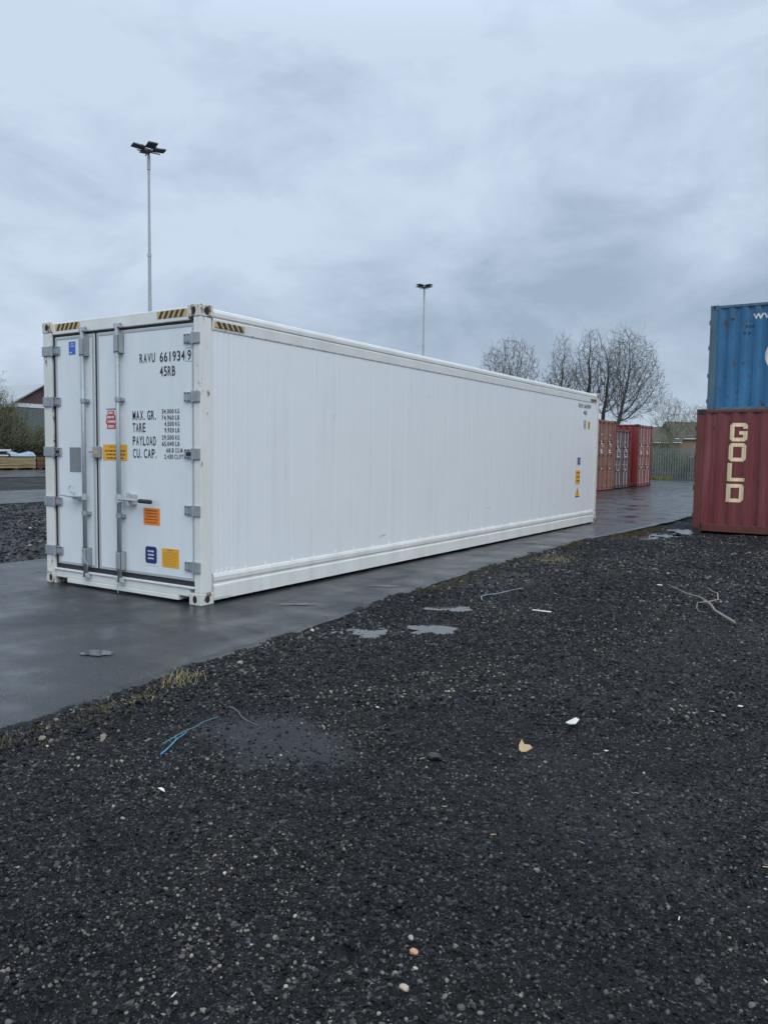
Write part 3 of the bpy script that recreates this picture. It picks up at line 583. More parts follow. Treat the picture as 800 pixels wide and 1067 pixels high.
# rails, walls, roof
for side in (0, 1):
    sx = (lambda x: x) if side == 0 else (lambda x: -W_-x)
    mb = MB()
    prof = [(-0.002, 2.80), (0.0, 2.835), (-0.008, 2.862), (-0.03, 2.873), (-0.06, 2.868), (-0.075, 2.84), (-0.075, 2.672), (-0.016, 2.672), (-0.0125, 2.68), (-0.006, 2.775), (-0.014, 2.787)]
    mb.sweep_y([(sx(a), b) for a, b in prof], [0.179, L_-0.179])
    mb.build('top_rail', 'white_frame', wc)
    mb = MB(); prof = [(-0.02, 0.032), (-0.005, 0.034), (-0.005, 0.178), (-0.018, 0.190), (-0.018, 0.212), (-0.004, 0.222), (-0.002, 0.262), (-0.012, 0.292), (-0.024, 0.302), (-0.08, 0.302), (-0.08, 0.05)]
    mb.sweep_y([(sx(a), b) for a, b in prof], [0.179, L_-0.179]); 
    mb.box(min(sx(-0.004), sx(0.002)), max(sx(-0.004), sx(0.002)), 0.18, 0.42, 0.05, 0.172, 0.002)
    mb.build('bottom_rail', 'white_rail', wc)
    # side wall with raised vertical seams
    seams = [0.24, 0.31, 0.38, 0.46, 0.66, 0.97]; yv_ = 1.42
    while yv_ < L_-0.45: seams.append(yv_+random.uniform(-.02, .02)); yv_ += 0.405
    seams += [L_-0.42, L_-0.30]
    pts = [(0.156, -0.022)]
    for q in seams: pts += [(q-0.011, -0.022), (q-0.005, -0.0203), (q+0.005, -0.0203), (q+0.011, -0.022)]
    pts.append((L_-0.161, -0.022)); mb = MB(); n = len(pts)
    zz = [0.303, 1.1, 1.9, 2.671]; V = [(sx(b), a, z) for z in zz for a, b in pts]
    mb.add(V, [(j*n+i, j*n+i+1, (j+1)*n+i+1, (j+1)*n+i) for j in range(3) for i in range(n-1)])
    for q in seams:      # little dimples where each seam meets the lower rail
        mb.tube([(sx(-0.024), q, 0.296), (sx(-0.02), q, 0.335)], [0.013, 0.006], 8)
    mb.build('side_wall', 'white_panel', wc)
    if side == 0:
        rv0 = MB().tube([(-0.008, 0, 0), (-0.0005, 0, 0)], 0.006, 6).build('rivet', 'trim', wc, loc=(-0.004, 0.35, 2.684))
        for k in range(1, 59): o = rv0.copy(); COL.objects.link(o); o.location = (-0.004, 0.35+k*0.2, 2.684)
mb = MB(); ys_ = np.linspace(0.14, L_-0.16, 160)
for i in range(len(ys_)-1):
    z = 2.866-(0.012 if i % 4 < 2 else 0); z2 = 2.866-(0.012 if (i+1) % 4 < 2 else 0)
    mb.add([(-W_+0.07, ys_[i], z), (-0.07, ys_[i], z), (-0.07, ys_[i+1], z2), (-W_+0.07, ys_[i+1], z2)], [(0, 1, 2, 3)])
mb.build('roof', 'white_panel', wc)
MB().box(-W_+0.03, -0.03, 0.15, L_-0.1, 0.12, 0.17).build('floor_frame', 'floor_wood', wc)
mb = MB(); mb.box(-W_+0.142, -0.142, L_-0.12, L_-0.05, 0.12, 2.86); mb.box(-W_+0.4, -0.4, L_-0.049, L_-0.02, 0.35, 1.5, 0.01); mb.build('end_wall', 'white_panel', wc)
# gasket surround behind the doors
mb = MB(); mb.box(-2.287, -0.093, 0.09, 0.12, 0.176, 2.751); mb.box(-2.287, -2.243, 0.030, 0.089, 0.176, 2.751); mb.box(-2.242, -0.094, 0.035, 0.089, 2.727, 2.751); mb.box(-2.242, -0.094, 0.035, 0.089, 0.179, 0.226)
mb.box(-1.577, -1.538, 0.034, 0.089, 0.227, 2.726)
mb.build('door_gasket', 'gasket', wc)
def door(x0, x1):
    d = MB(); z0, z1 = 0.228, 2.725
    d.box(x0, x1, 0.024, 0.085, z0, z1, 0.008)
    return d.build('door', 'white_door', wc)
dl = door(-2.240, -1.579); dr = door(-1.536, -0.096)
def dframe(par, x0, x1):
    d = MB(); z0, z1 = 0.228, 2.725; w_ = 0.032
    for a, b, c_, e in ((x0+.004, x1-.004, z1-w_, z1-.006), (x0+.004, x1-.004, z0+.006, z0+w_), (x0+.004, x0+w_, z0+w_, z1-w_), (x1-w_, x1-.004, z0+w_, z1-w_)): d.box(a, b, 0.0195, 0.0235, c_, e, 0.0012)
    d.build('edge_trim', 'trim', par)
dframe(dl, -2.240, -1.579); dframe(dr, -1.536, -0.096)
zh = [2.578, 2.024, 1.475, 0.925, 0.375]
for z in zh:
    for par, x0, x1, s in ((dr, -0.225, -0.098, 1), (dl, -2.425, -2.15, -1)):
        mb = MB()
        if s == 1: a0, a1, b0, b1 = -0.226, -0.098, -0.096, -0.001
        else: a0, a1, b0, b1 = -2.262, -2.152, -2.436, -2.264
        mb.box(a0, a1, 0.004, 0.0185, z-0.047, z+0.047, 0.004); mb.box(b0, b1, -0.012, 0.0045, z-0.053, z+0.053, 0.005)
        kx = (a1+b0)/2 if s == 1 else (a0+b1)/2; mb.tube([(kx, -0.006, z-0.056), (kx, -0.006, z+0.056)], 0.014, 10)
        mb.cur = 1
        for ix in range(3):
            for iz in (-1, 1):
                px_ = a0+0.02+ix*(a1-a0-0.04)/2; mb.tube([(px_, -0.002, z+iz*0.034), (px_, 0.005, z+iz*0.034)], 0.006, 6)
        if abs(z-1.475) < 0.01: px_ = (a0+a1)/2; mb.box(px_-0.03, px_+0.03, -0.004, 0.006, z-0.018, z+0.018, 0.004)
        mb.build('hinge', ['galv', 'dark_spot'], par)
def lockbar(par, X, hdir):
    root = MB(); root.tube([(X, -0.028, 0.13), (X, -0.028, 2.79)], 0.0225, 14); bar = root.build('locking_bar', 'galv', wc, smooth=False)
    for p in bar.data.polygons: p.use_smooth = len(p.vertices) == 4
    for z0, z1 in ((2.49, 2.69), (0.255, 0.45)):
        mb = MB(); mb.box(X-0.047, X-0.031, -0.040, 0.018, z0, z1, 0.003); mb.box(X+0.031, X+0.047, -0.040, 0.018, z0, z1, 0.003); mb.box(X-0.047, X+0.047, 0.010, 0.0185, z0, z1, 0.003)
        mb.box(X-0.030, X+0.030, -0.055, -0.038, z0+0.01, z1-0.01, 0.008); mb.build('bar_bracket', 'galv', bar)
    for z0, z1, s in ((2.735, 2.80, 1), (0.115, 0.185, -1)):
        mb = MB(); zc_ = (z0+z1)/2; mb.box(X-0.035, X+0.05, -0.045, -0.005, zc_-0.022, zc_+0.022, 0.006); mb.tube([(X-0.05, -0.025, zc_+.01*s), (X+0.06, -0.025, zc_+.02*s)], 0.013, 8)
        mb.build('cam_lock', 'zinc', bar)
    for z in (2.02, 0.822):
        mb = MB(); mb.tube([(X, -0.028, z-0.022), (X, -0.028, z+0.022)], 0.032, 14); mb.box(X-0.052, X+0.052, -0.018, 0.018, z-0.018, z+0.018, 0.004); mb.build('bar_guide', 'galv', bar)
    mb = MB(); z = 0.99
    if hdir > 0:
        mb.tube([(X, -0.028, z-.035), (X, -0.028, z+.055)], 0.034, 12); mb.box(X+.02, X+.10, -.055, -.035, z-.025, z+.035, .004)
        mb.box(X+.085, X+.20, -.045, .018, z+.0, z+.022, .004); mb.tube([(X+.16, -.04, z-.05), (X+.16, -.04, z+.08)], 0.019, 10); mb.box(X+.12, X+.22, -.03, .018, z-.045, z+.065, .006)
        mb.tube([(X+.02, -.05, z+.01), (X+.25, -.055, z+.005), (X+.52, -.06, z)], 0.011, 8)
        mb.cur = 1; mb.tube([(X+.335, -.0575, z+.003), (X+.35, -.058, z+.003), (X+.515, -.06, z), (X+.53, -.06, z)], [0.014, .022, .022, .012], 10)
    else:
        mb.tube([(X, -0.028, z-.025), (X, -0.028, z+.04)], 0.030, 12); mb.tube([(X, -.05, z+.01), (X-.2, -.055, z+.005), (X-.37, -.06, z+.015)], [0.016, .012, .010], 8)
        mb.box(X-.19, X-.10, -.045, .018, z-.03, z+.015, .005); mb.tube([(X-.15, -.05, z-.08), (X-.15, -.05, z+.05)], 0.010, 8)
        ring = [(X-.20+.035*math.cos(a), -.05, z+.085+.035*math.sin(a)) for a in np.linspace(0, 5.4, 14)]; mb.tube(ring, 0.006, 6)
    mb.build('handle', ['zinc', 'gasket'], bar)
    return bar
b1 = lockbar(dl, -1.705, -1); b2 = lockbar(dr, -1.148, 1)
MB().tube([(-1.165, -0.045, 0.14), (-1.168, -0.05, 0.08), (-1.163, -0.04, 0.012)], 0.004, 5).build('seal_wire', 'zinc', b2)
MB().tube([(-1.735, -0.05, 0.40), (-1.70, -0.065, 0.36), (-1.64, -0.05, 0.27), (-1.66, -0.04, 0.22)], 0.004, 5).build('seal_wire', 'zinc', b1)
mb = MB(); mb.box(-1.592, -1.468, -0.012, 0.018, 1.418, 1.538, 0.008); mb.box(-1.64, -1.592, -0.02, -0.008, 1.468, 1.486, .002); mb.cur = 1; mb.box(-1.565, -1.505, -0.0145, -0.011, 1.455, 1.50, 0.004); mb.build('centre_latch', ['galv', 'haz_y'], wc)
YF = 0.0215
def sticker(par, x0, x1, z0, z1, mats, fn, r=0.008):
    mb = MB(); rrect(mb, x0, x1, z0, z1, 0.0225, YF, r); mb.cur = 1; fn(mb); return mb.build('sticker', mats, par)
def fcap(mb):
    put_text(mb, 'CAUTION', -1.36, -1.22, 1.527, 0.02, YF-.0015); dashes(mb, -1.43, -1.09, 1.40, 1.512, 3, YF-.0015, seed=4)
tag(sticker(dr, -1.451, -1.072, 1.393, 1.560, ['yellow', 'brownink'], fcap), 'amber caution sticker partly behind the locking bar')
tag(sticker(dr, -0.832, -0.593, 0.749, 0.921, ['orange', 'redink'], lambda m: dashes(m, -0.815, -0.61, 0.762, 0.91, 5, YF-.0015, seed=5)), 'square orange sticker below the handle')
def fyel(m):
    dashes(m, -0.50, -0.39, 0.503, 0.522, 1, YF-.0015, seed=6); dashes(m, -0.555, -0.335, 0.345, 0.497, 9, YF-.0015, fill=0.2, seed=9)
tag(sticker(dr, -0.567, -0.322, 0.337, 0.528, ['yellow', 'brownink'], fyel), 'amber sticker low on the right door')
mb = MB(); rrect(mb, -0.83, -0.615, 0.335, 0.552, 0.0225, YF, .02); mb.cur = 1; rrect(mb, -0.808, -0.639, 0.357, 0.530, YF-.0003, YF-.0015, .03); mb.cur = 0; dashes(mb, -0.775, -0.672, 0.39, 0.50, 3, YF-.0028, fill=0.5, seed=3)
tag(mb.build('sticker', ['wht', 'navy'], dr), 'navy sticker with three white lines')
tag(sticker(dl, -2.003, -1.892, 2.523, 2.662, ['blue_s', 'wht'], lambda m: (dashes(m, -1.97, -1.91, 2.60, 2.65, 2, YF-.0015, seed=8), dashes(m, -1.99, -1.94, 2.53, 2.56, 1, YF-.0015, seed=12)), .003), 'small bright blue sticker')
sticker(dl, -2.016, -1.824, 1.257, 1.525, ['grey_s', 'trim'], lambda m: dashes(m, -2.005, -1.835, 1.27, 1.515, 12, YF-.0015, fill=0.15, seed=2), .003)
mb = MB(); 
for i, (a, b, z0, z1) in enumerate(((-1.375, -1.27, 1.868, 1.91), (-1.395, -1.25, 1.822, 1.866), (-1.40, -1.235, 1.775, 1.820), (-1.385, -1.245, 1.722, 1.773))):
    mb.cur = 0; mb.add([(a, YF, z0), (b, YF, z0), (b, YF, z1), (a, YF, z1)], [(0, 1, 2, 3)]); mb.cur = 1; dashes(mb, a+.01, b-.01, z0+.008, z1-.008, 1, YF-.0012, fill=0.9, seed=20+i)
mb.cur = 2; dashes(mb, -1.39, -1.22, 1.915, 1.94, 1, YF, fill=.5, seed=31)
tag(mb.build('sticker', ['red_s', 'wht', 'ink'], dr), 'stepped red and white sticker')
def T(s_, a, b, z, h):
    m_ = MB(); put_text(m_, s_, a, b, z, h, YF-.001); m_.build('lettering', 'ink', dr)
mb = MB()
T('RAVU', -0.869, -0.644, 2.381, 0.095); T('661934', -0.575, -0.226, 2.378, 0.098); T('9', -0.190, -0.142, 2.378, 0.098); T('45RB', -0.576, -0.359, 2.238, 0.098)
zr = [1.812, 1.689, 1.555, 1.428]; 
for s, z, e in (('MAX. GR.', zr[0], -0.637), ('TARE', zr[1], -0.793), ('PAYLOAD', zr[2], -0.640), ('CU. CAP.', zr[3], -0.632)): T(s, -0.983, e, z, 0.095)
for i, (a, b) in enumerate((('34,000 KG', '74,960 LB'), ('4,500 KG', '9,920 LB'), ('29,500 KG', '65,040 LB'), ('68.8 CU.M', '2,430 CU.FT'))):
    x0 = [-0.553, -0.515, -0.553, -0.49][i]; T(a, x0, -0.305 if i < 3 else -0.265, zr[i]+0.058, 0.045)
    x0 = [-0.553, -0.515, -0.553, -0.52][i]; T(b, x0, -0.305 if i < 3 else -0.250, zr[i]-0.004, 0.045)
for a, b, c_, e in ((-0.212, -0.124, 2.363, 2.366), (-0.212, -0.124, 2.490, 2.493), (-0.212, -0.2095, 2.366, 2.490), (-0.1265, -0.124, 2.366, 2.490)):
    mb.add([(a, YF-.001, c_), (b, YF-.001, c_), (b, YF-.001, e), (a, YF-.001, e)], [(0, 1, 2, 3)])
mb.build('check_digit_frame', 'ink', dr)
# side markings at the far end
XS = -0.0150
def T2(s_, a, b, z, h):
    m_ = MB(); put_text(m_, s_, a, b, z, h, XS, 'side'); m_.build('lettering', 'ink', wc)
T2('RAVU', 10.87, 11.14, 2.53, 0.095); T2('661934', 11.22, 11.56, 2.53, 0.095); T2('9', 11.60, 11.65, 2.53, 0.095); T2('45RB', 11.20, 11.40, 2.39, 0.095)
def sst(y0, y1, z0, z1, mats, fn, label):
    mb = MB(); rrect(mb, y0, y1, z0, z1, XS-.004, XS-.001, .01, 'side'); mb.cur = 1; fn(mb); tag(mb.build('sticker', mats, wc), label)
sst(11.24, 11.36, 2.10, 2.27, ['grey_s', 'wht'], lambda m: dashes(m, 11.25, 11.35, 2.11, 2.26, 4, XS, 'side', seed=3), 'small grey sticker at the far end')
sst(11.50, 11.63, 2.09, 2.26, ['yellow', 'ink'], lambda m: dashes(m, 11.53, 11.60, 2.12, 2.24, 3, XS, 'side', fill=.7, seed=4), 'small yellow and black sticker at the far end')
sst(10.90, 11.07, 1.32, 1.47, ['navy', 'wht'], lambda m: dashes(m, 10.93, 11.04, 1.34, 1.45, 3, XS, 'side', seed=5), 'small navy sticker on the side wall')
sst(10.80, 11.08, 0.91, 1.20, ['yellow', 'brownink'], lambda m: dashes(m, 10.82, 11.06, 0.93, 1.19, 3, XS, 'side', fill=.4, seed=6), 'amber sticker on the side wall')
mb = MB(); P = [(XS-.002, 10.79, 0.63), (XS-.002, 11.09, 0.63), (XS-.002, 10.94, 0.86)]; mb.add(P, [(0, 1, 2)]); mb.cur = 1
mb.add([(XS, 10.935, .70), (XS, 10.955, .70), (XS, 10.965, .79), (XS, 10.925, .79)], [(0, 1, 2, 3)]); mb.add([(XS, 10.80, .635), (XS, 11.08, .635), (XS, 11.07, .65), (XS, 10.81, .65)], [(0, 1, 2, 3)])
tag(mb.build('sticker', ['yellow', 'ink'], wc), 'triangular amber warning sticker')

mb = MB(); rr = random.Random(77)
def scuff(y, z, l, w_, a, mat='scuff'):
    ca, sa = math.cos(a), math.sin(a); n = 7; P = []; 
    for k in range(n): P.append((y+ca*l*k/n-sa*w_*rr.uniform(.3, 1), z+sa*l*k/n+ca*w_*rr.uniform(.3, 1)))
    for k in range(n-1, -1, -1): P.append((y+ca*l*k/n+sa*w_*rr.uniform(.0, .5), z+sa*l*k/n-ca*w_*rr.uniform(0, .5)))
    MB().add([(-0.0145, p, q) for p, q in P], [tuple(range(len(P)))]).build('scuff_mark', mat, wc)
for y, z, l, w_, a in ((7.9, 1.50, .10, .006, 1.5), (7.93, 1.33, .05, .008, 1.2), (5.6, 1.15, .04, .008, .3), (3.2, .42, .16, .01, .1), (6.4, .62, .22, .006, .05), (2.15, 1.9, .10, .004, .8), (9.5, .5, .12, .01, 0.2), (4.4, 2.3, .06, .005, .5)): scuff(y, z, l, w_, a)
# ------------------------------------------------------------------ steel containers
PITCH = 0.278
def corr_profile(x0, x1, depth=0.036, first=0.06):
    """(x, d): outer flat, slope in, inner flat, slope out"""
    pts = [(x0, 0.0)]; a = x0+first
    while a+PITCH < x1-0.02:
        pts += [(a, 0.0), (a+0.068, depth), (a+0.138, depth), (a+0.206, 0.0)]; a += PITCH
    pts.append((x1, 0.0)); return pts
def depth_at(prof, x): return float(np.interp(x, [p[0] for p in prof], [p[1] for p in prof]))
def drape(mb, verts, faces, prof, y_base, off=0.004):
    bm = bmesh.new(); vs = [bm.verts.new((a, 0, b)) for a, b in verts]
    for f in faces:
        try: bm.faces.new([vs[i] for i in f])
        except ValueError: pass
    for x_, _ in prof:
        g = list(bm.verts)+list(bm.edges)+list(bm.faces)
        bmesh.ops.bisect_plane(bm, geom=g, plane_co=(x_, 0, 0), plane_no=(1, 0, 0), dist=1e-5)
    bm.verts.index_update()
    mb.add([(v.co.x, y_base+depth_at(prof, v.co.x)-off, v.co.z) for v in bm.verts], [[v.index for v in f.verts] for f in bm.faces]); bm.free()
def steel_container(label, loc, rz, L, H, pm, fm, cm, dm=None, bm_='bar_grey', hinges=True, group=None, deco=None, marks=False):
    W = 2.438; dm = dm or pm
    c = thing('shipping_container', label, 'shipping container', loc, rz, group)
    for x0, x1, hx in ((0, .178, -.0015), (L-.178, L, L+.0015)):
        for y0, y1, hy in ((0, .162, -.0015), (W-.162, W, W+.0015)):
            for z0, z1 in ((0, .118), (H-.118, H)):
                mb = MB(); casting(mb, x0, x1, y0, y1, z0, z1, hx, hy); mb.build('corner_casting', [cm, 'dark_spot'], c)
            px0, px1 = (0.004, 0.16) if x0 == 0 else (L-.16, L-.004); py0, py1 = (0.004, .10) if y0 == 0 else (W-.10, W-.004)
            mb = MB(); mb.box(px0, px1, py0, py1, .119, H-.119, .006)
            if x0 == 0 and hinges:
                for z in (0.35, 0.95, 1.6, 2.2):
                    mb.box(-.018, .003, (py0 if y0 == 0 else py1-.03), (py0+.03 if y0 == 0 else py1), z-.05, z+.05, .004)
            mb.build('corner_post', fm, c)
    for y0, y1 in ((.012, .07), (W-.07, W-.012)):
        MB().box(.179, L-.179, y0, y1, H-.075, H-.012, .006).build('top_rail', fm, c)
        MB().box(.179, L-.179, y0, y1, .045, .20, .006).build('bottom_rail', fm, c)
    prof = corr_profile(.161, L-.161)
    for k, yb in enumerate((.020, W-.020)):
        s = 1 if k == 0 else -1; n = len(prof); mb = MB(); zz = [.198, H*.35, H*.65, H-.074]
        mb.add([(a, yb+s*d, z) for z in zz for a, d in prof], [(j*n+i, j*n+i+1, (j+1)*n+i+1, (j+1)*n+i) for j in range(3) for i in range(n-1)])
        mb.build('side_wall', pm, c)
    xs_ = np.arange(.17, L-.16, .105); mb = MB()
    for i in range(len(xs_)-1):
        za = H-.03-(.02 if i % 2 else 0); zb2 = H-.03-(.02 if (i+1) % 2 else 0)
        mb.add([(xs_[i], .065, za), (xs_[i+1], .065, zb2), (xs_[i+1], W-.065, zb2), (xs_[i], W-.065, za)], [(0, 1, 2, 3)])
    mb.build('roof', pm, c)
    MB().box(.1, L-.1, .075, W-.075, .10, .17).build('floor_frame', 'floor_wood', c)
    mb = MB(); pr = corr_profile(.10, W-.10); n = len(pr)
    mb.add([(L-.03-d, a, z) for z in (.12, H-.10) for a, d in pr], [(i, i+1, n+i+1, n+i) for i in range(n-1)]); mb.build('end_wall', pm, c)
    MB().box(.02, .12, .163, W-.163, H-.12, H-.02, .006).build('door_header', fm, c)
    MB().box(.02, .12, .163, W-.163, .03, .16, .006).build('door_sill', fm, c)
    MB().box(.09, .115, .101, W-.101, .15, H-.12).build('door_gasket', 'gasket', c)
    for k in (0, 1):
        y0, y1 = (.104, W/2-.006) if k == 0 else (W/2+.006, W-.104)
        d = MB(); z0, z1 = .165, H-.125; x_ = .052
        d.box(x_, .085, y0, y1, z0, z1, .004)
        zs = [z0+(z1-z0)*q for q in (0, .235, .49, .745, 1)]
        for a in zs: d.box(.034, x_-.001, y0+.002, y1-.002, max(z0, a-.035), min(z1, a+.035), .004)
        for a in (y0+.003, y1-.063):
            for q in range(4): d.box(.036, x_-.001, a, a+.06, zs[q]+.036, zs[q+1]-.036, .003)
        for q in range(4):
            for e in range(3):
                a = y0+.12+e*(y1-y0-.2)/3; d.box(.042, x_-.001, a, a+.09, zs[q]+.06, zs[q+1]-.06, .004)
        do = d.build('door', dm, c)
        if marks:
            mk = MB(); q_ = random.Random(hash(label) % 97)
            for zc_, n_ in ((H*.78, 1), (H*.62, 3), (H*.53, 2), (H*.30, 1)):
                for i in range(n_):
                    a = y0+.15+q_.random()*.5; b = a+q_.uniform(.1, .3); mk.add([(.0325, a, zc_+i*.09), (.0325, b, zc_+i*.09), (.0325, b, zc_+i*.09+.055), (.0325, a, zc_+i*.09+.055)], [(0, 1, 2, 3)])
            mk.build('marking', 'mark', do)
        for i in (0, 1):
            yb = y0+(y1-y0)*(.30+.42*i)
            bar = MB().tube([(.012, yb, .08), (.012, yb, H-.05)], .019, 8).build('locking_bar', bm_, c)
            for z in (.13, H*.30, H*.5, H*.68, H-.11): MB().box(-.004, .036, yb-.05, yb+.05, z-.03, z+.03, .004).build('bar_guide', 'dark_cast', bar)
            MB().tube([(.0, yb, 1.05), (-.01, yb+.3, 1.04)], .013, 6).build('handle', bm_, bar)
    if deco: deco(c, prof, H)
    return c
# maroon container with cream letters
def gold(c, prof, H):
    yb = .020; X0 = 0.635; Wl = .335; Hl = .375; st = .088; ch = .05
    zt = [1.925, 1.515, 1.105, 0.675]
    def block(a, b, z0, z1, cut=(0, 0, 0, 0)):      # cut: bl, br, tr, tl
        P = []
        P += [(a, z0+cut[0]), (a+cut[0], z0)] if cut[0] else [(a, z0)]
        P += [(b-cut[1], z0), (b, z0+cut[1])] if cut[1] else [(b, z0)]
        P += [(b, z1-cut[2]), (b-cut[2], z1)] if cut[2] else [(b, z1)]
        P += [(a+cut[3], z1), (a, z1-cut[3])] if cut[3] else [(a, z1)]
        return P
    for name, z in zip('GOLD', zt):
        off = {'G': 0.02, 'O': 0.01, 'L': 0, 'D': -0.005}[name]; a = X0+off; b = a+Wl; z1 = z+Hl; polys = []
        if name == 'G':
            polys = [block(a, a+st, z, z1, (ch, 0, 0, ch)), block(a+st, b-st, z1-st*.85, z1), block(b-st, b, z1-st*1.35, z1, (0, 0, ch, 0)), block(a+st, b-st, z, z+st*.85), block(b-st, b, z, z+Hl*.56, (0, ch, 0, 0)), block(a+st*2.0, b-st, z+Hl*.56-st*.8, z+Hl*.56)]
        if name == 'O':
            polys = [block(a, a+st, z, z1, (ch, 0, 0, ch)), block(b-st, b, z, z1, (0, ch, ch, 0)), block(a+st, b-st, z1-st*.85, z1), block(a+st, b-st, z, z+st*.85)]
        if name == 'L': polys = [block(a, a+st, z, z1), block(a+st, b, z, z+st*.8)]
        if name == 'D': polys = [block(a, a+st, z, z1), block(b-st, b, z, z1, (0, ch*1.2, ch*.8, 0)), block(a+st, b-st, z1-st*.85, z1), block(a+st, b-st, z, z+st*.85)]
        mb = MB()
        for P in polys: drape(mb, P, [tuple(range(len(P)))], prof, yb)
        mb.build('letter', 'cream', c)
maroon = steel_container('maroon container on the gravel with cream GOLD lettering, under a blue one', (2.10, 12.10, -0.078), 0, 6.058, 2.591, 'maroon', 'maroon_f', 'dark_cast', deco=gold)
def blue_deco(c, prof, H):
    mb = MB(); v, f = text_mesh('www.', 0.92, 1.66, 2.215, 0.20); drape(mb, v, f, prof, .020); mb.build('lettering', 'logo', c)
    mb = MB(); P = [(1.58+.37*math.cos(a), 1.36+.37*math.sin(a)) for a in np.linspace(0, 2*math.pi, 40)[:-1]]; drape(mb, P, [tuple(range(len(P)))], prof, .020)
    tag(mb.build('emblem', 'logo', c), 'worn white round emblem')
    mb = MB(); mb.box(.44, .54, .008, .019, 2.23, 2.24); mb.box(.44, .445, .008, .019, 2.24, 2.42); mb.box(.535, .54, .008, .019, 2.24, 2.42); mb.box(.446, .534, .006, .012, 2.26, 2.41, .004); mb.build('vent', 'blue_f', c)
    mb = MB()
    for a, b, z0, n_ in ((.78, .98, 2.02, 3), (.74, .92, 1.87, 2)):
        for i in range(n_):
            x_ = a+(b-a)*i/n_; P = [(x_, z0), (x_+.05, z0+.01), (x_+.05, z0+.07), (x_, z0+.06)]; drape(mb, P, [(0, 1, 2, 3)], prof, .020)
    mb.build('painted_out_marking', 'haz_b', c)
steel_container('blue container with white www lettering and round emblem, raised behind the maroon one', (1.80, 14.70, 2.502), 0, 6.058, 2.591, 'blue', 'blue_f', 'blue_f', deco=blue_deco)
steel_container('maroon container carrying the blue one, hidden behind the GOLD container', (1.80, 14.70, -0.090), 0, 6.058, 2.591, 'maroon', 'maroon_f', 'dark_cast')
G3 = 'containers with their doors facing the far yard'
steel_container('faded salmon container with pale doors just past the end of the white container', (-4.25, 28.04, 0.092), math.pi, 12.192, 2.896, 'tan', 'tan_f', 'dark_cast', 'tan', 'tan', group=G3, marks=True)
steel_container('lower brown-grey container between the salmon one and the bright red one', (-4.30, 30.56, 0.092), math.pi, 12.192, 2.591, 'brown', 'brown_f', 'dark_cast', 'brown', 'bar_grey', group=G3, marks=True)
steel_container('tall bright red container, last of the row nearest the fence', (-4.2, 33.95, 0.094), math.pi, 12.192, 2.896, 'red', 'red_f', 'dark_cast', 'red_d', 'bar_grey', group=G3, marks=True)

# ------------------------------------------------------------------ floodlight masts
def mast(label, loc, rz):
    c = thing('floodlight_mast', label, 'floodlight mast', loc, rz, 'floodlight masts')
    mb = MB(); mb.tube([(0, 0, 0), (0, 0, 6.5)], [.14, .125], 12); mb.tube([(0, 0, 6.5), (0, 0, 13)], [.115, .10], 12); mb.tube([(0, 0, 13), (0, 0, 18.9)], [.085, .07], 12)
    mb.tube([(0, 0, 6.45), (0, 0, 6.6)], .14, 12); mb.tube([(0, 0, 12.9), (0, 0, 13.1)], .118, 12); mb.tube([(0, 0, 18.1), (0, 0, 18.9)], .105, 12); mb.box(-.25, .25, -.25, .25, -.5, .03)
    mb.build('pole', 'mast', c)
    mb = MB()
    for a in (45, 135): d = Vector((math.cos(R(a)), math.sin(R(a)), 0)); mb.tube([(-d.x*.7, -d.y*.7, 19.15), (d.x*.7, d.y*.7, 19.15)], .035, 6)
    mb.tube([(0, 0, 18.8), (0, 0, 19.3)], .07, 8); mb.build('crossarm', 'lamp_body', c)
    for a in (45, 135, 225, 315):
        mb = MB(); mb.box(-.05, .70, -.29, .29, -.05, .05, .02); mb.box(.0, .22, -.16, .16, .05, .13, .02); mb.cur = 1; mb.box(.04, .64, -.24, .24, -.056, -.049)
        o = mb.build('lamp_head', ['lamp_body', 'lamp_glass'], c); o.location = (math.cos(R(a))*.30, math.sin(R(a))*.30, 19.34); o.rotation_euler = (0, R(-5), R(a))
    return c
m1 = mast('taller-looking floodlight mast rising behind the container doors', (-33.4, 28.4, .45), R(20))
m2 = copy_tree(m1); m2.location = (-37.7, 69.8, 0.2); m2.rotation_euler = (0, 0, R(32)); m2['label'] = 'distant floodlight mast above the middle of the container roof'

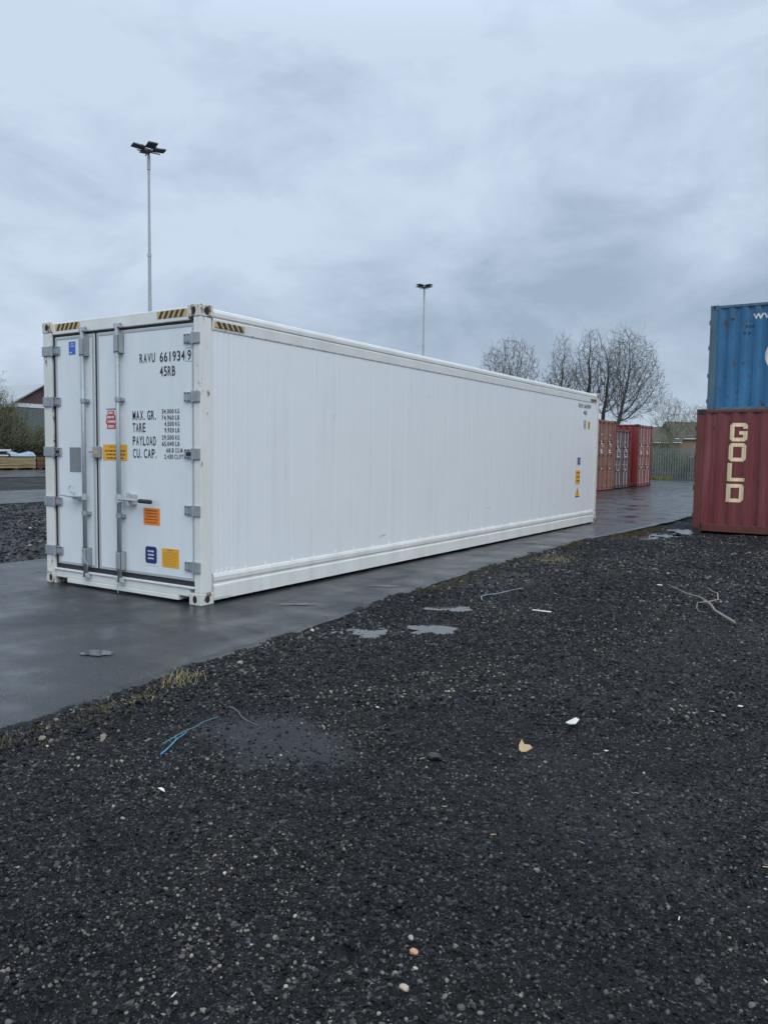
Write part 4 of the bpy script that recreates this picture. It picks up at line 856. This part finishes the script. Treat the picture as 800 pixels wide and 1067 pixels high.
# ------------------------------------------------------------------ trees
def bare_tree(label, loc, H, blobs, seed, mat='bark', twig=None, trunk_r=.2, start=.2, na=1500, step=.2, up=.16, group='bare trees beyond the containers', stems=((0, 0),), minr=.010):
    """branches grown towards scattered points that fill the crown's outline: blobs = (x, y, z, rx, rz) in metres, x across the view"""
    g = np.random.default_rng(seed); c = thing('bare_tree', label, 'tree', loc, -.25, group); A = []
    tot = sum(b_[3]**2*b_[4] for b_ in blobs)
    for bx, by, bz, rx, rz in blobs:
        k = int(1.25*na*rx*rx*rz/tot); p = g.normal(size=(k, 3)); p /= np.linalg.norm(p, axis=1)[:, None]; p *= (g.random(k)**.38)[:, None]
        A.append(p*np.array([rx*1.05, rx, rz])+np.array([bx, by, bz]))
    A = np.concatenate(A); A = A[A[:, 2] > H*start*.7]
    P = []; par = []; 
    for (sx, sy) in stems:
        prev = -1; n0 = int(H*start/step)+1
        for i in range(n0):
            t_ = i/n0; P.append([sx*t_*.9+.06*math.sin(3*t_+seed), sy*t_, -.1+H*start*t_]); par.append(prev); prev = len(P)-1
    P = np.array(P); D = np.linalg.norm(A[:, None]-P[None], axis=2); near = D.argmin(1); nd = D.min(1); alive = np.ones(len(A), bool)
    cnt = np.zeros(60000, int)
    for it in range(140):
        ix = np.where(alive & (nd < 5.5))[0]
        if len(ix) == 0: break
        dirs = A[ix]-P[near[ix]]; dirs /= np.linalg.norm(dirs, axis=1)[:, None]+1e-9
        acc = np.zeros_like(P); np.add.at(acc, near[ix], dirs); nodes = np.unique(near[ix]); stuck = nodes[cnt[nodes] >= 3]; alive[np.isin(near, stuck)] = False; nodes = nodes[cnt[nodes] < 3]; cnt[nodes] += 1
        if len(nodes) == 0: continue
       
        v = acc[nodes]; nv = np.linalg.norm(v, axis=1); v = v/(nv[:, None]+1e-6); v = v+g.normal(0, .16, v.shape)+np.array([0, 0, up])
        # keep some of the parent's heading so limbs run on
        pp = np.array([P[n_]-P[par[n_]] if par[n_] >= 0 else (0, 0, step) for n_ in nodes]); pp /= np.linalg.norm(pp, axis=1)[:, None]+1e-9
        v = v+pp*.55; v /= np.linalg.norm(v, axis=1)[:, None]; new = P[nodes]+v*step
        base = len(P); P = np.concatenate([P, new]); par += list(nodes)
        dn = np.linalg.norm(A[:, None]-new[None], axis=2); m_ = dn.min(1); am = dn.argmin(1)+base; k = m_ < nd-1e-4; near = np.where(k, am, near); nd = np.where(k, m_, nd)
        alive &= nd > step*1.1
        if len(P) > 22000: break
    n = len(P); ch = [[] for _ in range(n)]
    for i, q in enumerate(par):
        if q >= 0: ch[q].append(i)
    R2 = np.zeros(n)
    for i in range(n-1, -1, -1):
        R2[i] = R2[i] if ch[i] else 1.0
        if par[i] >= 0: R2[par[i]] += R2[i]
    rad = np.maximum(minr, trunk_r*(R2/R2[0])**.5); rad = np.minimum(rad, trunk_r)
    limb = MB(); crown = MB(); lead = []
    for i in range(n):
        if par[i] < 0: lead.append((i, None))
    while lead:
        i, fr = lead.pop(); pts = [P[fr]] if fr is not None else []; rs = [rad[i]] if fr is not None else []
        j = i
        while True:
            pts.append(P[j]); rs.append(rad[j])
            if not ch[j]: break
            o_ = sorted(ch[j], key=lambda q: -R2[q]); lead += [(q, j) for q in o_[1:]]; j = o_[0]
        if len(pts) < 2: continue
        mb_ = limb if rs[0] > trunk_r*.33 else crown
        mb_.tube(pts, [float(q) for q in rs], 7 if rs[0] > .06 else 3, cap=False)
        e = pts[-1]; d = (pts[-1]-pts[-2])/step     # tip twigs
        for _ in range(2):
            q = e+(d+g.normal(0, .3, 3)+np.array([0, 0, .25]))*.36; crown.tube([e, q], [minr, minr*.7], 3, cap=False)
        for k in range(1, len(pts)-1, 2):
            if rs[k] < .06:
                q = pts[k]+(g.normal(0, .6, 3)+np.array([0, 0, .35]))*.6; crown.tube([pts[k], (pts[k]+q)/2+np.array([0, 0, .03]), q], [minr, minr*.9, minr*.7], 3, cap=False)
    limb.build('trunk', mat, c); crown.build('crown', twig or mat, c); return c
bare_tree('round bare tree showing above the middle of the white container', (-19.2, 50.9, 0), 10.3, [(0, 0, 7.3, 2.2, 3.0), (-.9, 0, 6.2, 1.6, 2.2), (1.0, 0, 6.2, 1.5, 2.2)], 3, trunk_r=.13, na=1700)
bare_tree('slim bare tree with upright limbs, leftmost of the tall trio', (-20.3, 65.0, 0), 12.9, [(0, 0, 10.3, 1.0, 2.5), (.6, 0, 8.2, 1.7, 2.2), (-.6, 0, 7.6, 1.5, 2.2)], 12, 'bark_d', trunk_r=.15, na=1000, up=.2)
bare_tree('bare tree forking widely, middle of the tall trio above the container end', (-17.7, 66.3, 0), 13.1, [(-.2, 0, 10.4, 1.4, 2.8), (1.4, 0, 8.9, 1.5, 2.5), (-1.0, 0, 8.0, 1.5, 2.4), (.9, 0, 7.2, 2.0, 2.0)], 5, 'bark_d', trunk_r=.19, na=1500, up=.2, stems=((-.15, 0), (.55, .2)))
bare_tree('broad bare tree over the bright red container, rightmost of the tall trio', (-15.4, 63.9, 0), 12.9, [(.9, 0, 9.7, 1.4, 3.1), (2.2, 0, 8.9, 2.0, 3.0), (3.4, 0, 7.2, 1.7, 2.3), (1.6, 0, 6.2, 1.9, 1.9)], 21, trunk_r=.19, na=2400, up=.14, stems=((.35, 0),))
bare_tree('small pale twiggy tree over the house roof behind the fence', (-13.2, 76.5, 0), 7.4, [(0, 0, 5.4, 1.8, 2.1), (.9, 0, 4.4, 1.3, 1.6)], 31, 'twig_g', trunk_r=.09, na=700)
bare_tree('low twiggy tree nearest the maroon container above the fence', (-10.3, 77.5, 0), 6.6, [(0, 0, 4.9, 1.7, 1.8), (1.4, 0, 4.6, 1.4, 1.5)], 37, 'twig_g', trunk_r=.09, na=700)

def thicket(name, label, loc, rx, ry, H, n, seed, tm, lm, leaves=3500, cat='bush', group=None, rz=0, leafs=.07):
    rr = random.Random(seed); c = thing(name, label, cat, loc, rz, group); st = MB(); lf = MB()
    for i in range(n):
        a = rr.uniform(0, 6.28); q = math.sqrt(rr.random()); x = rx*q*math.cos(a)*.7; y = ry*q*math.sin(a)*.7
        h = H*rr.uniform(.55, 1.0)*(1-.35*q*q); d = Vector((x/rx*.45*H*.35+rr.gauss(0, .1), y/ry*.45*H*.35+rr.gauss(0, .1), h)); p = Vector((x, y, 0)); pts = [p]
        for k in range(1, 6): pts.append(p+d*(k/5)+Vector((rr.gauss(0, .05), rr.gauss(0, .05), 0))*h*.3)
        st.tube(pts, [.03, .026, .02, .016, .012, .009], 3, cap=False)
        for _ in range(7):
            k = rr.randint(1, 4); e = pts[k]+Vector((rr.gauss(0, .35), rr.gauss(0, .35), rr.uniform(.3, .8)))*h*.22
            st.tube([pts[k], (pts[k]+e)/2+Vector((0, 0, .05)), e], [.013, .01, .008], 3, cap=False)
            for _ in range(leaves//(n*7)):
                t_ = rr.random(); o = pts[k].lerp(e, t_)+Vector((rr.gauss(0, .12), rr.gauss(0, .12), rr.gauss(0, .12))); u = Vector((rr.gauss(0, 1), rr.gauss(0, 1), rr.gauss(0, 1))).normalized()*leafs; v = u.orthogonal().normalized()*leafs*.45
                lf.add([o-u, o-v, o+u, o+v], [(0, 1, 2, 3)])
    st.build('stems', tm, c); lf.build('foliage', lm, c); return c
for i, (x, y, rx_, h, lb) in enumerate(((-17.0, 59.5, 2.4, 4.6, 'greenish scrub behind the salmon container'), (-13.8, 60.5, 2.6, 4.9, 'greenish scrub behind the bright red container'), (-10.5, 62.5, 2.0, 4.2, 'scrub between the bright red container and the house'))):
    thicket('scrub_bush', lb, (x, y, 0), rx_, 1.6, h, 70, 40+i, 'twig_g', 'leaf', 5000, group='scrub beyond the fence', leafs=.05)
for i, (x, y) in enumerate(((-9.5, 47.2), (-6.2, 47.8), (-2.9, 48.6), (0.6, 49.2))):
    thicket('scrub_bush', ['scrub behind the fence, nearest the bright red container', 'scrub behind the middle of the visible fence', 'scrub behind the fence beside the maroon container', 'scrub behind the fence hidden past the maroon container'][i], (x, y, 0), 1.9, .9, 1.9+.25*(i % 2), 55, 140+i, 'twig_g', 'hedge', 3200, group='scrub along the fence', leafs=.05)
for i, (x, y, rx_, h, lb) in enumerate(((-52.0, 27.6, 2.6, 9.2, 'tall grey-green shrub at the left edge above the timber'), (-52.2, 30.4, 2.0, 6.4, 'grey-green twiggy shrub in front of the brick gable'), (-52.5, 33.6, 1.8, 3.9, 'lower shrub beside the container door post'), (-52.0, 22.0, 2.4, 8.8, 'tall shrub beyond the left end of the timber'))):
    thicket('shrub', lb, (x, y, 0), 1.8, rx_, h, 170, 60+i, 'twig_g', 'leaf', 12000, group='shrubs behind the timber', leafs=.06)
thicket('hedge', 'dark low hedge running behind the timber stacks', (-49.5, 29.5, 0), .8, 9.5, 2.1, 260, 90, 'bark_d', 'hedge', 26000, cat='hedge', leafs=.09)

# ------------------------------------------------------------------ palisade fence
fc = thing('palisade_fence', 'grey-green steel palisade fence closing the far end of the yard', 'fence', (-5.6, 43.9, .15), math.atan2(.22, 1))
mb = MB(); rl = MB(); po = MB()
x = -34.0
while x < 30:
    h = 1.93
    mb.add([(x-.038, 0, .05), (x, .016, .05), (x+.038, 0, .05), (x+.038, 0, h-.1), (x, .016, h-.1), (x-.038, 0, h-.1), (x+.018, .003, h), (x, .012, h-.04), (x-.018, .003, h)],
           [(0, 1, 4, 5), (1, 2, 3, 4), (5, 4, 7, 8), (4, 3, 6, 7)]); x += .142
for z in (.40, 1.62): rl.box(-34, 30, .02, .07, z-.025, z+.025)
for k in range(24): po.box(-33.8+k*2.75, -33.7+k*2.75, .075, .16, 0, 1.98)
mb.build('pales', 'palisade', fc); rl.build('rail', 'palisade', fc)
for k in range(24): MB().box(-33.8+k*2.75, -33.70+k*2.75, .075, .16, 0, 1.98).build('post', 'palisade', fc)
def blades(name, spots, mat, label, cat=None, kind=None, w_=.003):
    mb = MB()
    for x, y, z, h, a, ln in spots:
        d = Vector((math.cos(a), math.sin(a), 0)); s = Vector((-d.y, d.x, 0))*w_; p = Vector((x, y, z)); m_ = p+d*ln*.4+Vector((0, 0, h*.65)); e = p+d*ln+Vector((0, 0, h))
        mb.add([p-s, p+s, m_+s*.8, m_-s*.8, e], [(0, 1, 2, 3), (3, 2, 4)])
    return tag(mb.build(name, mat), label, cat, kind=kind)
sp = []
for _ in range(7000):
    u = random.uniform(-9, 0.2); q = random.uniform(-1.4, .9)
    x = -5.6+u-.22*q; y = 43.9+.22*u+q-.15; sp.append((x, y, .14 if q > -.7 else .10, random.uniform(.08, .3), random.uniform(0, 6.28), random.uniform(.02, .15)))
blades('verge_grass', sp, 'grass', 'rough pale grass verge along the foot of the fence', kind='stuff', w_=.012)

# ------------------------------------------------------------------ houses and the brick building
def house(name, label, loc, rz, w_, d_, eave, ridge, wall, roof, wins, cat='house', fascia='sheet_w', chim=True):
    c = thing(name, label, cat, loc, rz)
    mb = MB(); P = [(-w_/2, -d_/2, 0), (w_/2, -d_/2, 0), (w_/2, d_/2, 0), (-w_/2, d_/2, 0), (-w_/2, -d_/2, eave), (w_/2, -d_/2, eave), (w_/2, d_/2, eave), (-w_/2, d_/2, eave), (-w_/2, 0, ridge-.08), (w_/2, 0, ridge-.08)]
    mb.add(P, [(0, 1, 5, 4), (2, 3, 7, 6), (1, 2, 6, 9, 5), (3, 0, 4, 8, 7)]); mb.build('wall', wall, c)
    o_ = .35; rf = MB(); sl = (ridge-eave)/(d_/2)
    for s in (-1, 1):
        a = [(-w_/2-o_, s*(d_/2+o_), eave-sl*o_), (w_/2+o_, s*(d_/2+o_), eave-sl*o_), (w_/2+o_, 0, ridge), (-w_/2-o_, 0, ridge)]
        rf.add(a+[(x, y, z+.12) for x, y, z in a], [(0, 1, 2, 3), (4, 5, 6, 7), (0, 1, 5, 4), (1, 2, 6, 5), (3, 0, 4, 7)])
    ro = rf.build('roof', roof, c)
    if chim: MB().box(w_*.2, w_*.2+.7, -.35, .35, ridge-.4, ridge+.9, .03).build('chimney', wall, ro)
    for s in (-1, 1): MB().box(-w_/2-o_, w_/2+o_, s*(d_/2+o_)-.04, s*(d_/2+o_)+.04, eave-sl*o_-.14, eave-sl*o_-.005).build('gutter', fascia, c)
    for (face, u, z, ww, hh) in wins:
        f = MB(); g = MB()
        if face in ('f', 'b'):
            s = -1 if face == 'f' else 1; y0 = s*(d_/2); f.box(u-ww/2-.06, u+ww/2+.06, min(y0, y0+s*.05), max(y0, y0+s*.05), z-.06, z+hh+.06); g.box(u-ww/2, u+ww/2, min(y0+s*.051, y0+s*.06), max(y0+s*.051, y0+s*.06), z, z+hh)
        else:
            s = -1 if face == 'l' else 1; x0 = s*(w_/2); f.box(min(x0, x0+s*.05), max(x0, x0+s*.05), u-ww/2-.06, u+ww/2+.06, z-.06, z+hh+.06); g.box(min(x0+s*.051, x0+s*.06), max(x0+s*.051, x0+s*.06), u-ww/2, u+ww/2, z, z+hh)
        fo = f.build('window', 'sheet_w', c); g.build('pane', 'glass', fo)
    return c
wn = [('f', 2.4, 3.3, 1.3, 1.1), ('f', -2.4, .9, 1.5, 1.2), ('f', 2.4, .9, 1.5, 1.2), ('l', 0, 3.4, 1.1, 1.0), ('r', 0, 3.4, 1.1, 1.0)]
house('brick_house', 'buff brick house with a brown tiled roof right behind the fence', (-18.6, 121.8, -.6), R(31), 10.5, 7.5, 5.1, 7.35, 'brick_tan', 'tiles', wn, chim=False)
house('brick_house', 'lower house with a dark roof beside the bright red container', (-24.8, 119.5, -.6), R(-4), 9.5, 7.5, 4.5, 6.6, 'brick_tan', 'tiles', wn, chim=False)
bl = house('brick_building', 'low workshop with pale metal roof and dark brick gable behind the shrubs', (-69.0, 38.95, 0), 0, 18, 6.2, 5.45, 7.25, 'brick_dark', 'tin', [], cat='building', chim=False)
MB().box(9.03, 9.12, -3.3, 3.3, 5.15, 5.5, .01).build('fascia_board', 'sheet_w', bl)
mb = MB(); 
for k in range(31): mb.box(9.03, 9.07, -3.08+k*.2, -2.9+k*.2, 0.02, 5.14)
mb.build('wall_cladding', 'cladding', bl)
MB().tube([(9.10, 2.0, 5.0), (9.3, 2.0, 4.85)], .14, 8).build('wall_lamp', 'sheet_w', bl)

# ------------------------------------------------------------------ timber stacks
def stack(label, y0, y1, x0, x1, mat, rows, seed):
    rr = random.Random(seed); c = thing('timber_stack', label, 'timber stack', ((x0+x1)/2, (y0+y1)/2, .004), 0, 'timber stacks along the far lane'); h = .105; ox, oy = (x0+x1)/2, (y0+y1)/2
    b = MB(); nb = max(2, int((y1-y0)/1.4))
    for k in range(nb+1): yy = y0+.2+(y1-y0-.4)*k/nb-oy; b.box(x0-ox, x1-ox, yy-.09, yy+.09, 0, .12)
    b.build('bearers', 'bearer', c); m_ = MB(); wd = .21; nx = int((x1-x0)/wd)
    for i in range(rows):
        for j in range(nx):
            e = rr.uniform(-.05, .05); m_.box(x0-ox+j*wd+.004, x0-ox+(j+1)*wd-.004+(rr.uniform(-.05, .04) if j == nx-1 else 0), y0-oy+e, y1-oy+rr.uniform(-.05, .05), .122+i*h, .122+(i+1)*h-.018)
    m_.build('boards', mat, c); return c
stack('long stack of pale sawn boards left of the container door post', 21.0, 28.25, -46.4, -45.0, 'pale_wood', 7, 1)
stack('short stack of stained brown boards beside the container door post', 28.42, 29.9, -46.5, -45.1, 'brown_wood', 7, 2)
c = thing('board_pack', 'pack of white boards lying on the pale timber, the shaded gap between them painted dark', 'board pack', (-45.7, 23.6, .93)); mb = MB(); mb.box(-.6, .6, -2.7, 2.6, .0, .10, .01); mb.cur = 1; mb.box(-.55, .55, -2.6, 2.5, .101, .33, .01); mb.cur = 0; mb.box(-.62, .66, -2.7, 2.75, .331, .47, .01)  # dark middle box paints the shaded gap between the white boards
mb.build('boards', ['sheet_w', 'gap_shade'], c)
mb = MB(); rr = random.Random(5)
n = 14; V = []; 
for j in range(9):
    for i in range(n+1):
        u = i/n; v = j/8; V.append((-.5+v*1.0, -.95+u*1.9, -.0+(.30*math.sin(math.pi*v)**.5)*(.75+.25*math.sin(u*9))+rr.uniform(-.05, .05)*(0 < v < 1)))
mb.add(V, [(j*(n+1)+i, j*(n+1)+i+1, (j+1)*(n+1)+i+1, (j+1)*(n+1)+i) for j in range(8) for i in range(n)])
mb.add([(-.5, -.95, 0), (.5, -.95, 0), (.5, .95, 0), (-.5, .95, 0)], [(0, 1, 2, 3)])
tag(mb.build('wrapped_bundle', 'film', loc=(-45.7, 27.35, .93)), 'crumpled pale blue film bundle on top of the pale timber', 'bundle')

# ------------------------------------------------------------------ litter, branch, cords and tufts on the gravel
def Z(x, y, o=0.0): return float(gz(x, y))+o
def ground_tube(name, pts, r, mat, label, cat, lift=.012, n=6):
    P = []
    for i in range(len(pts)-1):
        for k in range(5): t_ = k/5; P.append((pts[i][0]*(1-t_)+pts[i+1][0]*t_, pts[i][1]*(1-t_)+pts[i+1][1]*t_))
    P.append(pts[-1][:2]); V = [(x, y, Z(x, y, lift)) for x, y in P]
    V = [(V[i][0], V[i][1], sum(V[j][2] for j in range(max(0, i-2), min(len(V), i+3)))/len(range(max(0, i-2), min(len(V), i+3)))) for i in range(len(V))]
    rs = [r*(1-.5*i/len(V)) if isinstance(r, float) else r for i in range(len(V))]
    return tag(MB().tube(V, rs, n).build(name, mat), label, cat)
ground_tube('cord', [(2.545, -2.76), (2.50, -2.64), (2.465, -2.55), (2.425, -2.475)], .0048, 'rope', 'thick bright blue cord end lying on the gravel', 'cord', .014)
ground_tube('cord', [(2.45, -2.66), (2.43, -2.56), (2.40, -2.42), (2.38, -2.32), (2.41, -2.22)], .0027, 'rope2', 'thin faded teal cord curling past the blue one', 'cord', .014)
ground_tube('wire', [(2.35, -2.07), (2.45, -2.10), (2.56, -2.16), (2.68, -2.18)], .003, 'hose', 'thin brown wire on the fine gravel patch', 'wire', .013)
ground_tube('pipe', [(2.04, 2.00), (1.98, 2.10), (1.99, 2.20), (2.03, 2.35), (2.10, 2.62), (2.16, 2.80)], .0065, 'pipe', 'curved pale blue pipe near the asphalt edge', 'pipe', .02)
c = thing('fallen_branch', 'bleached forked branch on the gravel before the maroon container', 'branch', (0, 0, 0))
def br(pts, r0, r1, name):
    n = len(pts); V = [(x, y, Z(x, y)+h) for x, y, h in pts]; MB().tube(V, [r0+(r1-r0)*i/(n-1) for i in range(n)], 7).build(name, 'stick', c)
br([(4.43, 2.30, .03), (4.30, 2.50, .05), (4.19, 2.70, .05), (4.13, 2.86, .06), (4.08, 3.02, .05), (4.02, 3.06, .05)], .013, .009, 'stem')
br([(4.10, 2.98, .055), (3.97, 3.18, .06), (3.80, 3.42, .05), (3.62, 3.72, .05), (3.45, 4.0, .04)], .008, .0035, 'limb')
br([(4.06, 3.03, .05), (4.15, 3.10, .10), (4.10, 3.35, .10), (4.0, 3.62, .09), (3.90, 3.92, .08)], .008, .0035, 'limb')
br([(4.04, 3.05, .05), (3.98, 2.95, .03), (4.00, 2.82, .02), (4.04, 2.74, .015), (4.12, 2.66, .012)], .005, .003, 'limb')
ground_tube('twig', [(4.75, 3.6), (4.95, 3.75), (5.2, 3.9)], .007, 'stick', 'thin twig at the right edge of the gravel', 'twig', .02)
def shard(name, x, y, pts, th, mat, label, cat, rz=0, tilt=.12, curl=.0):
    mb = MB(); n = len(pts); z = Z(x, y, .016)
    P = [(a, b, curl*(a*a)) for a, b in pts]+[(a, b, th+curl*(a*a)) for a, b in pts]
    mb.add(P, [tuple(range(n)), tuple(range(n, 2*n))]+[(i, (i+1) % n, n+(i+1) % n, n+i) for i in range(n)])
    o = mb.build(name, mat, loc=(x, y, z)); o.rotation_euler = (tilt, tilt*.6, rz); return tag(o, label, cat)
shard('plastic_strip', 4.087, -1.10, [(-.075, -.018), (0, -.022), (.07, -.012), (.075, .014), (.01, .016), (-.07, .01)], .004, 'litter', 'white plastic strip, brightest litter on the open gravel', 'litter', R(85), .15, 2.0)
shard('cardboard_scrap', 4.005, -1.62, [(-.05, .03), (-.01, .015), (.015, .035), (.04, .03), (.045, -.03), (.015, -.035), (-.02, -.012)], .005, 'card', 'torn piece of tan cardboard below the white strip', 'litter', R(-30), .3)
shard('plastic_strip', 2.78, 1.78, [(-.09, -.012), (.09, -.016), (.09, .014), (-.09, .01)], .004, 'litter', 'flat white strip on the gravel right of the puddles', 'litter', R(20), .1)
shard('paper_scrap', 2.855, -3.03, [(-.02, 0), (0, -.006), (.022, -.01), (.008, .006), (-.006, .009)], .003, 'litter', 'small white scrap below the blue cord', 'litter', R(20), .3)
for i, (x, y, s, lb) in enumerate(((2.52, 1.02, .02, 'tiny white scrap by the ragged puddle'), (3.34, 4.1, .035, 'white scrap on the far gravel left of the branch'), (4.72, -.45, .016, 'small white scrap right of the white strip'), (4.85, -.25, .02, 'white scrap at the right of the open gravel'), (4.38, -1.42, .012, 'little pale scrap near the cardboard'), (2.0, .95, .022, 'pale green scrap at the asphalt edge'), (3.05, -1.55, .02, 'tiny white fleck beyond the wire'))):
    rr = random.Random(i); shard('litter_scrap', x, y, [(-s, -s*.3), (s*.2, -s*.45), (s, -s*.1), (s*.7, s*.35), (-s*.4, s*.4)], .003, 'litter' if i != 5 else 'leaf', lb, 'litter', rr.uniform(0, 3), .2)
for i in range(26):
    x = random.uniform(3.6, 6.2); y = random.uniform(-4.2, -1.6); s = random.uniform(.010, .022)
    if x < 3.5: continue
    o = shard('wood_splinter', x, y, [(-s, -.0015), (s, -.002), (s, .0015), (-s, .002)], .002, 'card' if i % 3 else 'litter', 'pale splinter of wood lying among the near gravel', 'splinter', random.uniform(0, 3.1), .25); o['group'] = 'pale splinters in the near gravel'
def pebble(x, y, s, mat, label, seed):
    bm = bmesh.new(); bmesh.ops.create_icosphere(bm, subdivisions=2, radius=s); rr = random.Random(seed)
    for v in bm.verts: v.co = Vector((v.co.x*1.2, v.co.y*.9, v.co.z*.65))*(1+rr.uniform(-.14, .14))
    mb = MB(); bm.verts.index_update(); mb.add([v.co[:] for v in bm.verts], [[v.index for v in f.verts] for f in bm.faces]); bm.free()
    o = mb.build('pebble', mat, loc=(x, y, Z(x, y, s*.5))); return tag(o, label, 'pebble')
pebble(4.399, -3.417, .0125, 'stone_o', 'orange-pink pebble in the near gravel', 1); pebble(4.459, -3.574, .013, 'stone_b', 'beige pebble nearest the camera, below the orange one', 2)
pebble(4.43, -3.46, .007, 'stone_b', 'tiny beige pebble beside the orange one', 3)
c_ = pebble(3.68, -1.99, .035, 'black_lump', 'shiny black lump in the middle of the gravel', 4); c_.name = 'coal_lump'; c_['category'] = 'lump'
def tuft(label, x, y, n, h, rx, ry, seed, mat='straw', ang=.9):
    rr = random.Random(seed); sp = []
    for _ in range(n):
        a = rr.gauss(0, rx); b = rr.gauss(0, ry); px_ = x+a*math.cos(ang+.65)-b*math.sin(ang+.65); py_ = y+a*math.sin(ang+.65)+b*math.cos(ang+.65)
        e = float(edge_r(np.array(py_))); zz = Z(px_, py_, -.005) if px_ > e else 0.0
        k = math.exp(-(a/rx)**2*.5); th = rr.uniform(0, 6.28); hh = h*rr.uniform(.15, 1)*k; sp.append((px_, py_, zz, hh, th, hh*rr.uniform(.3, 1.3)+.02))
    return blades('grass_tuft', sp, mat, label, 'grass tuft', w_=.0022)
tuft('straw-coloured grass tuft with tall stalks at the asphalt edge', 1.74, -1.90, 190, .11, .13, .05, 1)
tuft('low yellow-green weed patch at the asphalt edge, nearest the camera', 1.74, -2.50, 260, .03, .20, .05, 2, 'moss')
tuft('dull grass patch linking the tuft and the weed patch', 1.78, -2.22, 240, .025, .2, .06, 5, 'straw')
tuft('wide golden moss patch at the asphalt edge beside the far end of the container', 1.45, 5.6, 2600, .035, .50, .13, 3, 'straw', .92)
sp = []
for _ in range(16000):
    y = random.uniform(-4, 15); e = float(edge_r(np.array(y))); x = e+abs(random.gauss(0, .16))+.01
    if float(fbm(np.array(x), np.array(y), .9, 3, 88)) < (.30 if y < 3 else .05): continue
    sp.append((x, y, Z(x, y, -.003), random.uniform(.008, .03 if y < 4 else .05), random.uniform(0, 6.28), random.uniform(.005, .03)))
blades('edge_moss', sp, 'moss', 'moss and short weeds along the ragged asphalt edge', kind='stuff')
bpy.context.view_layer.update()
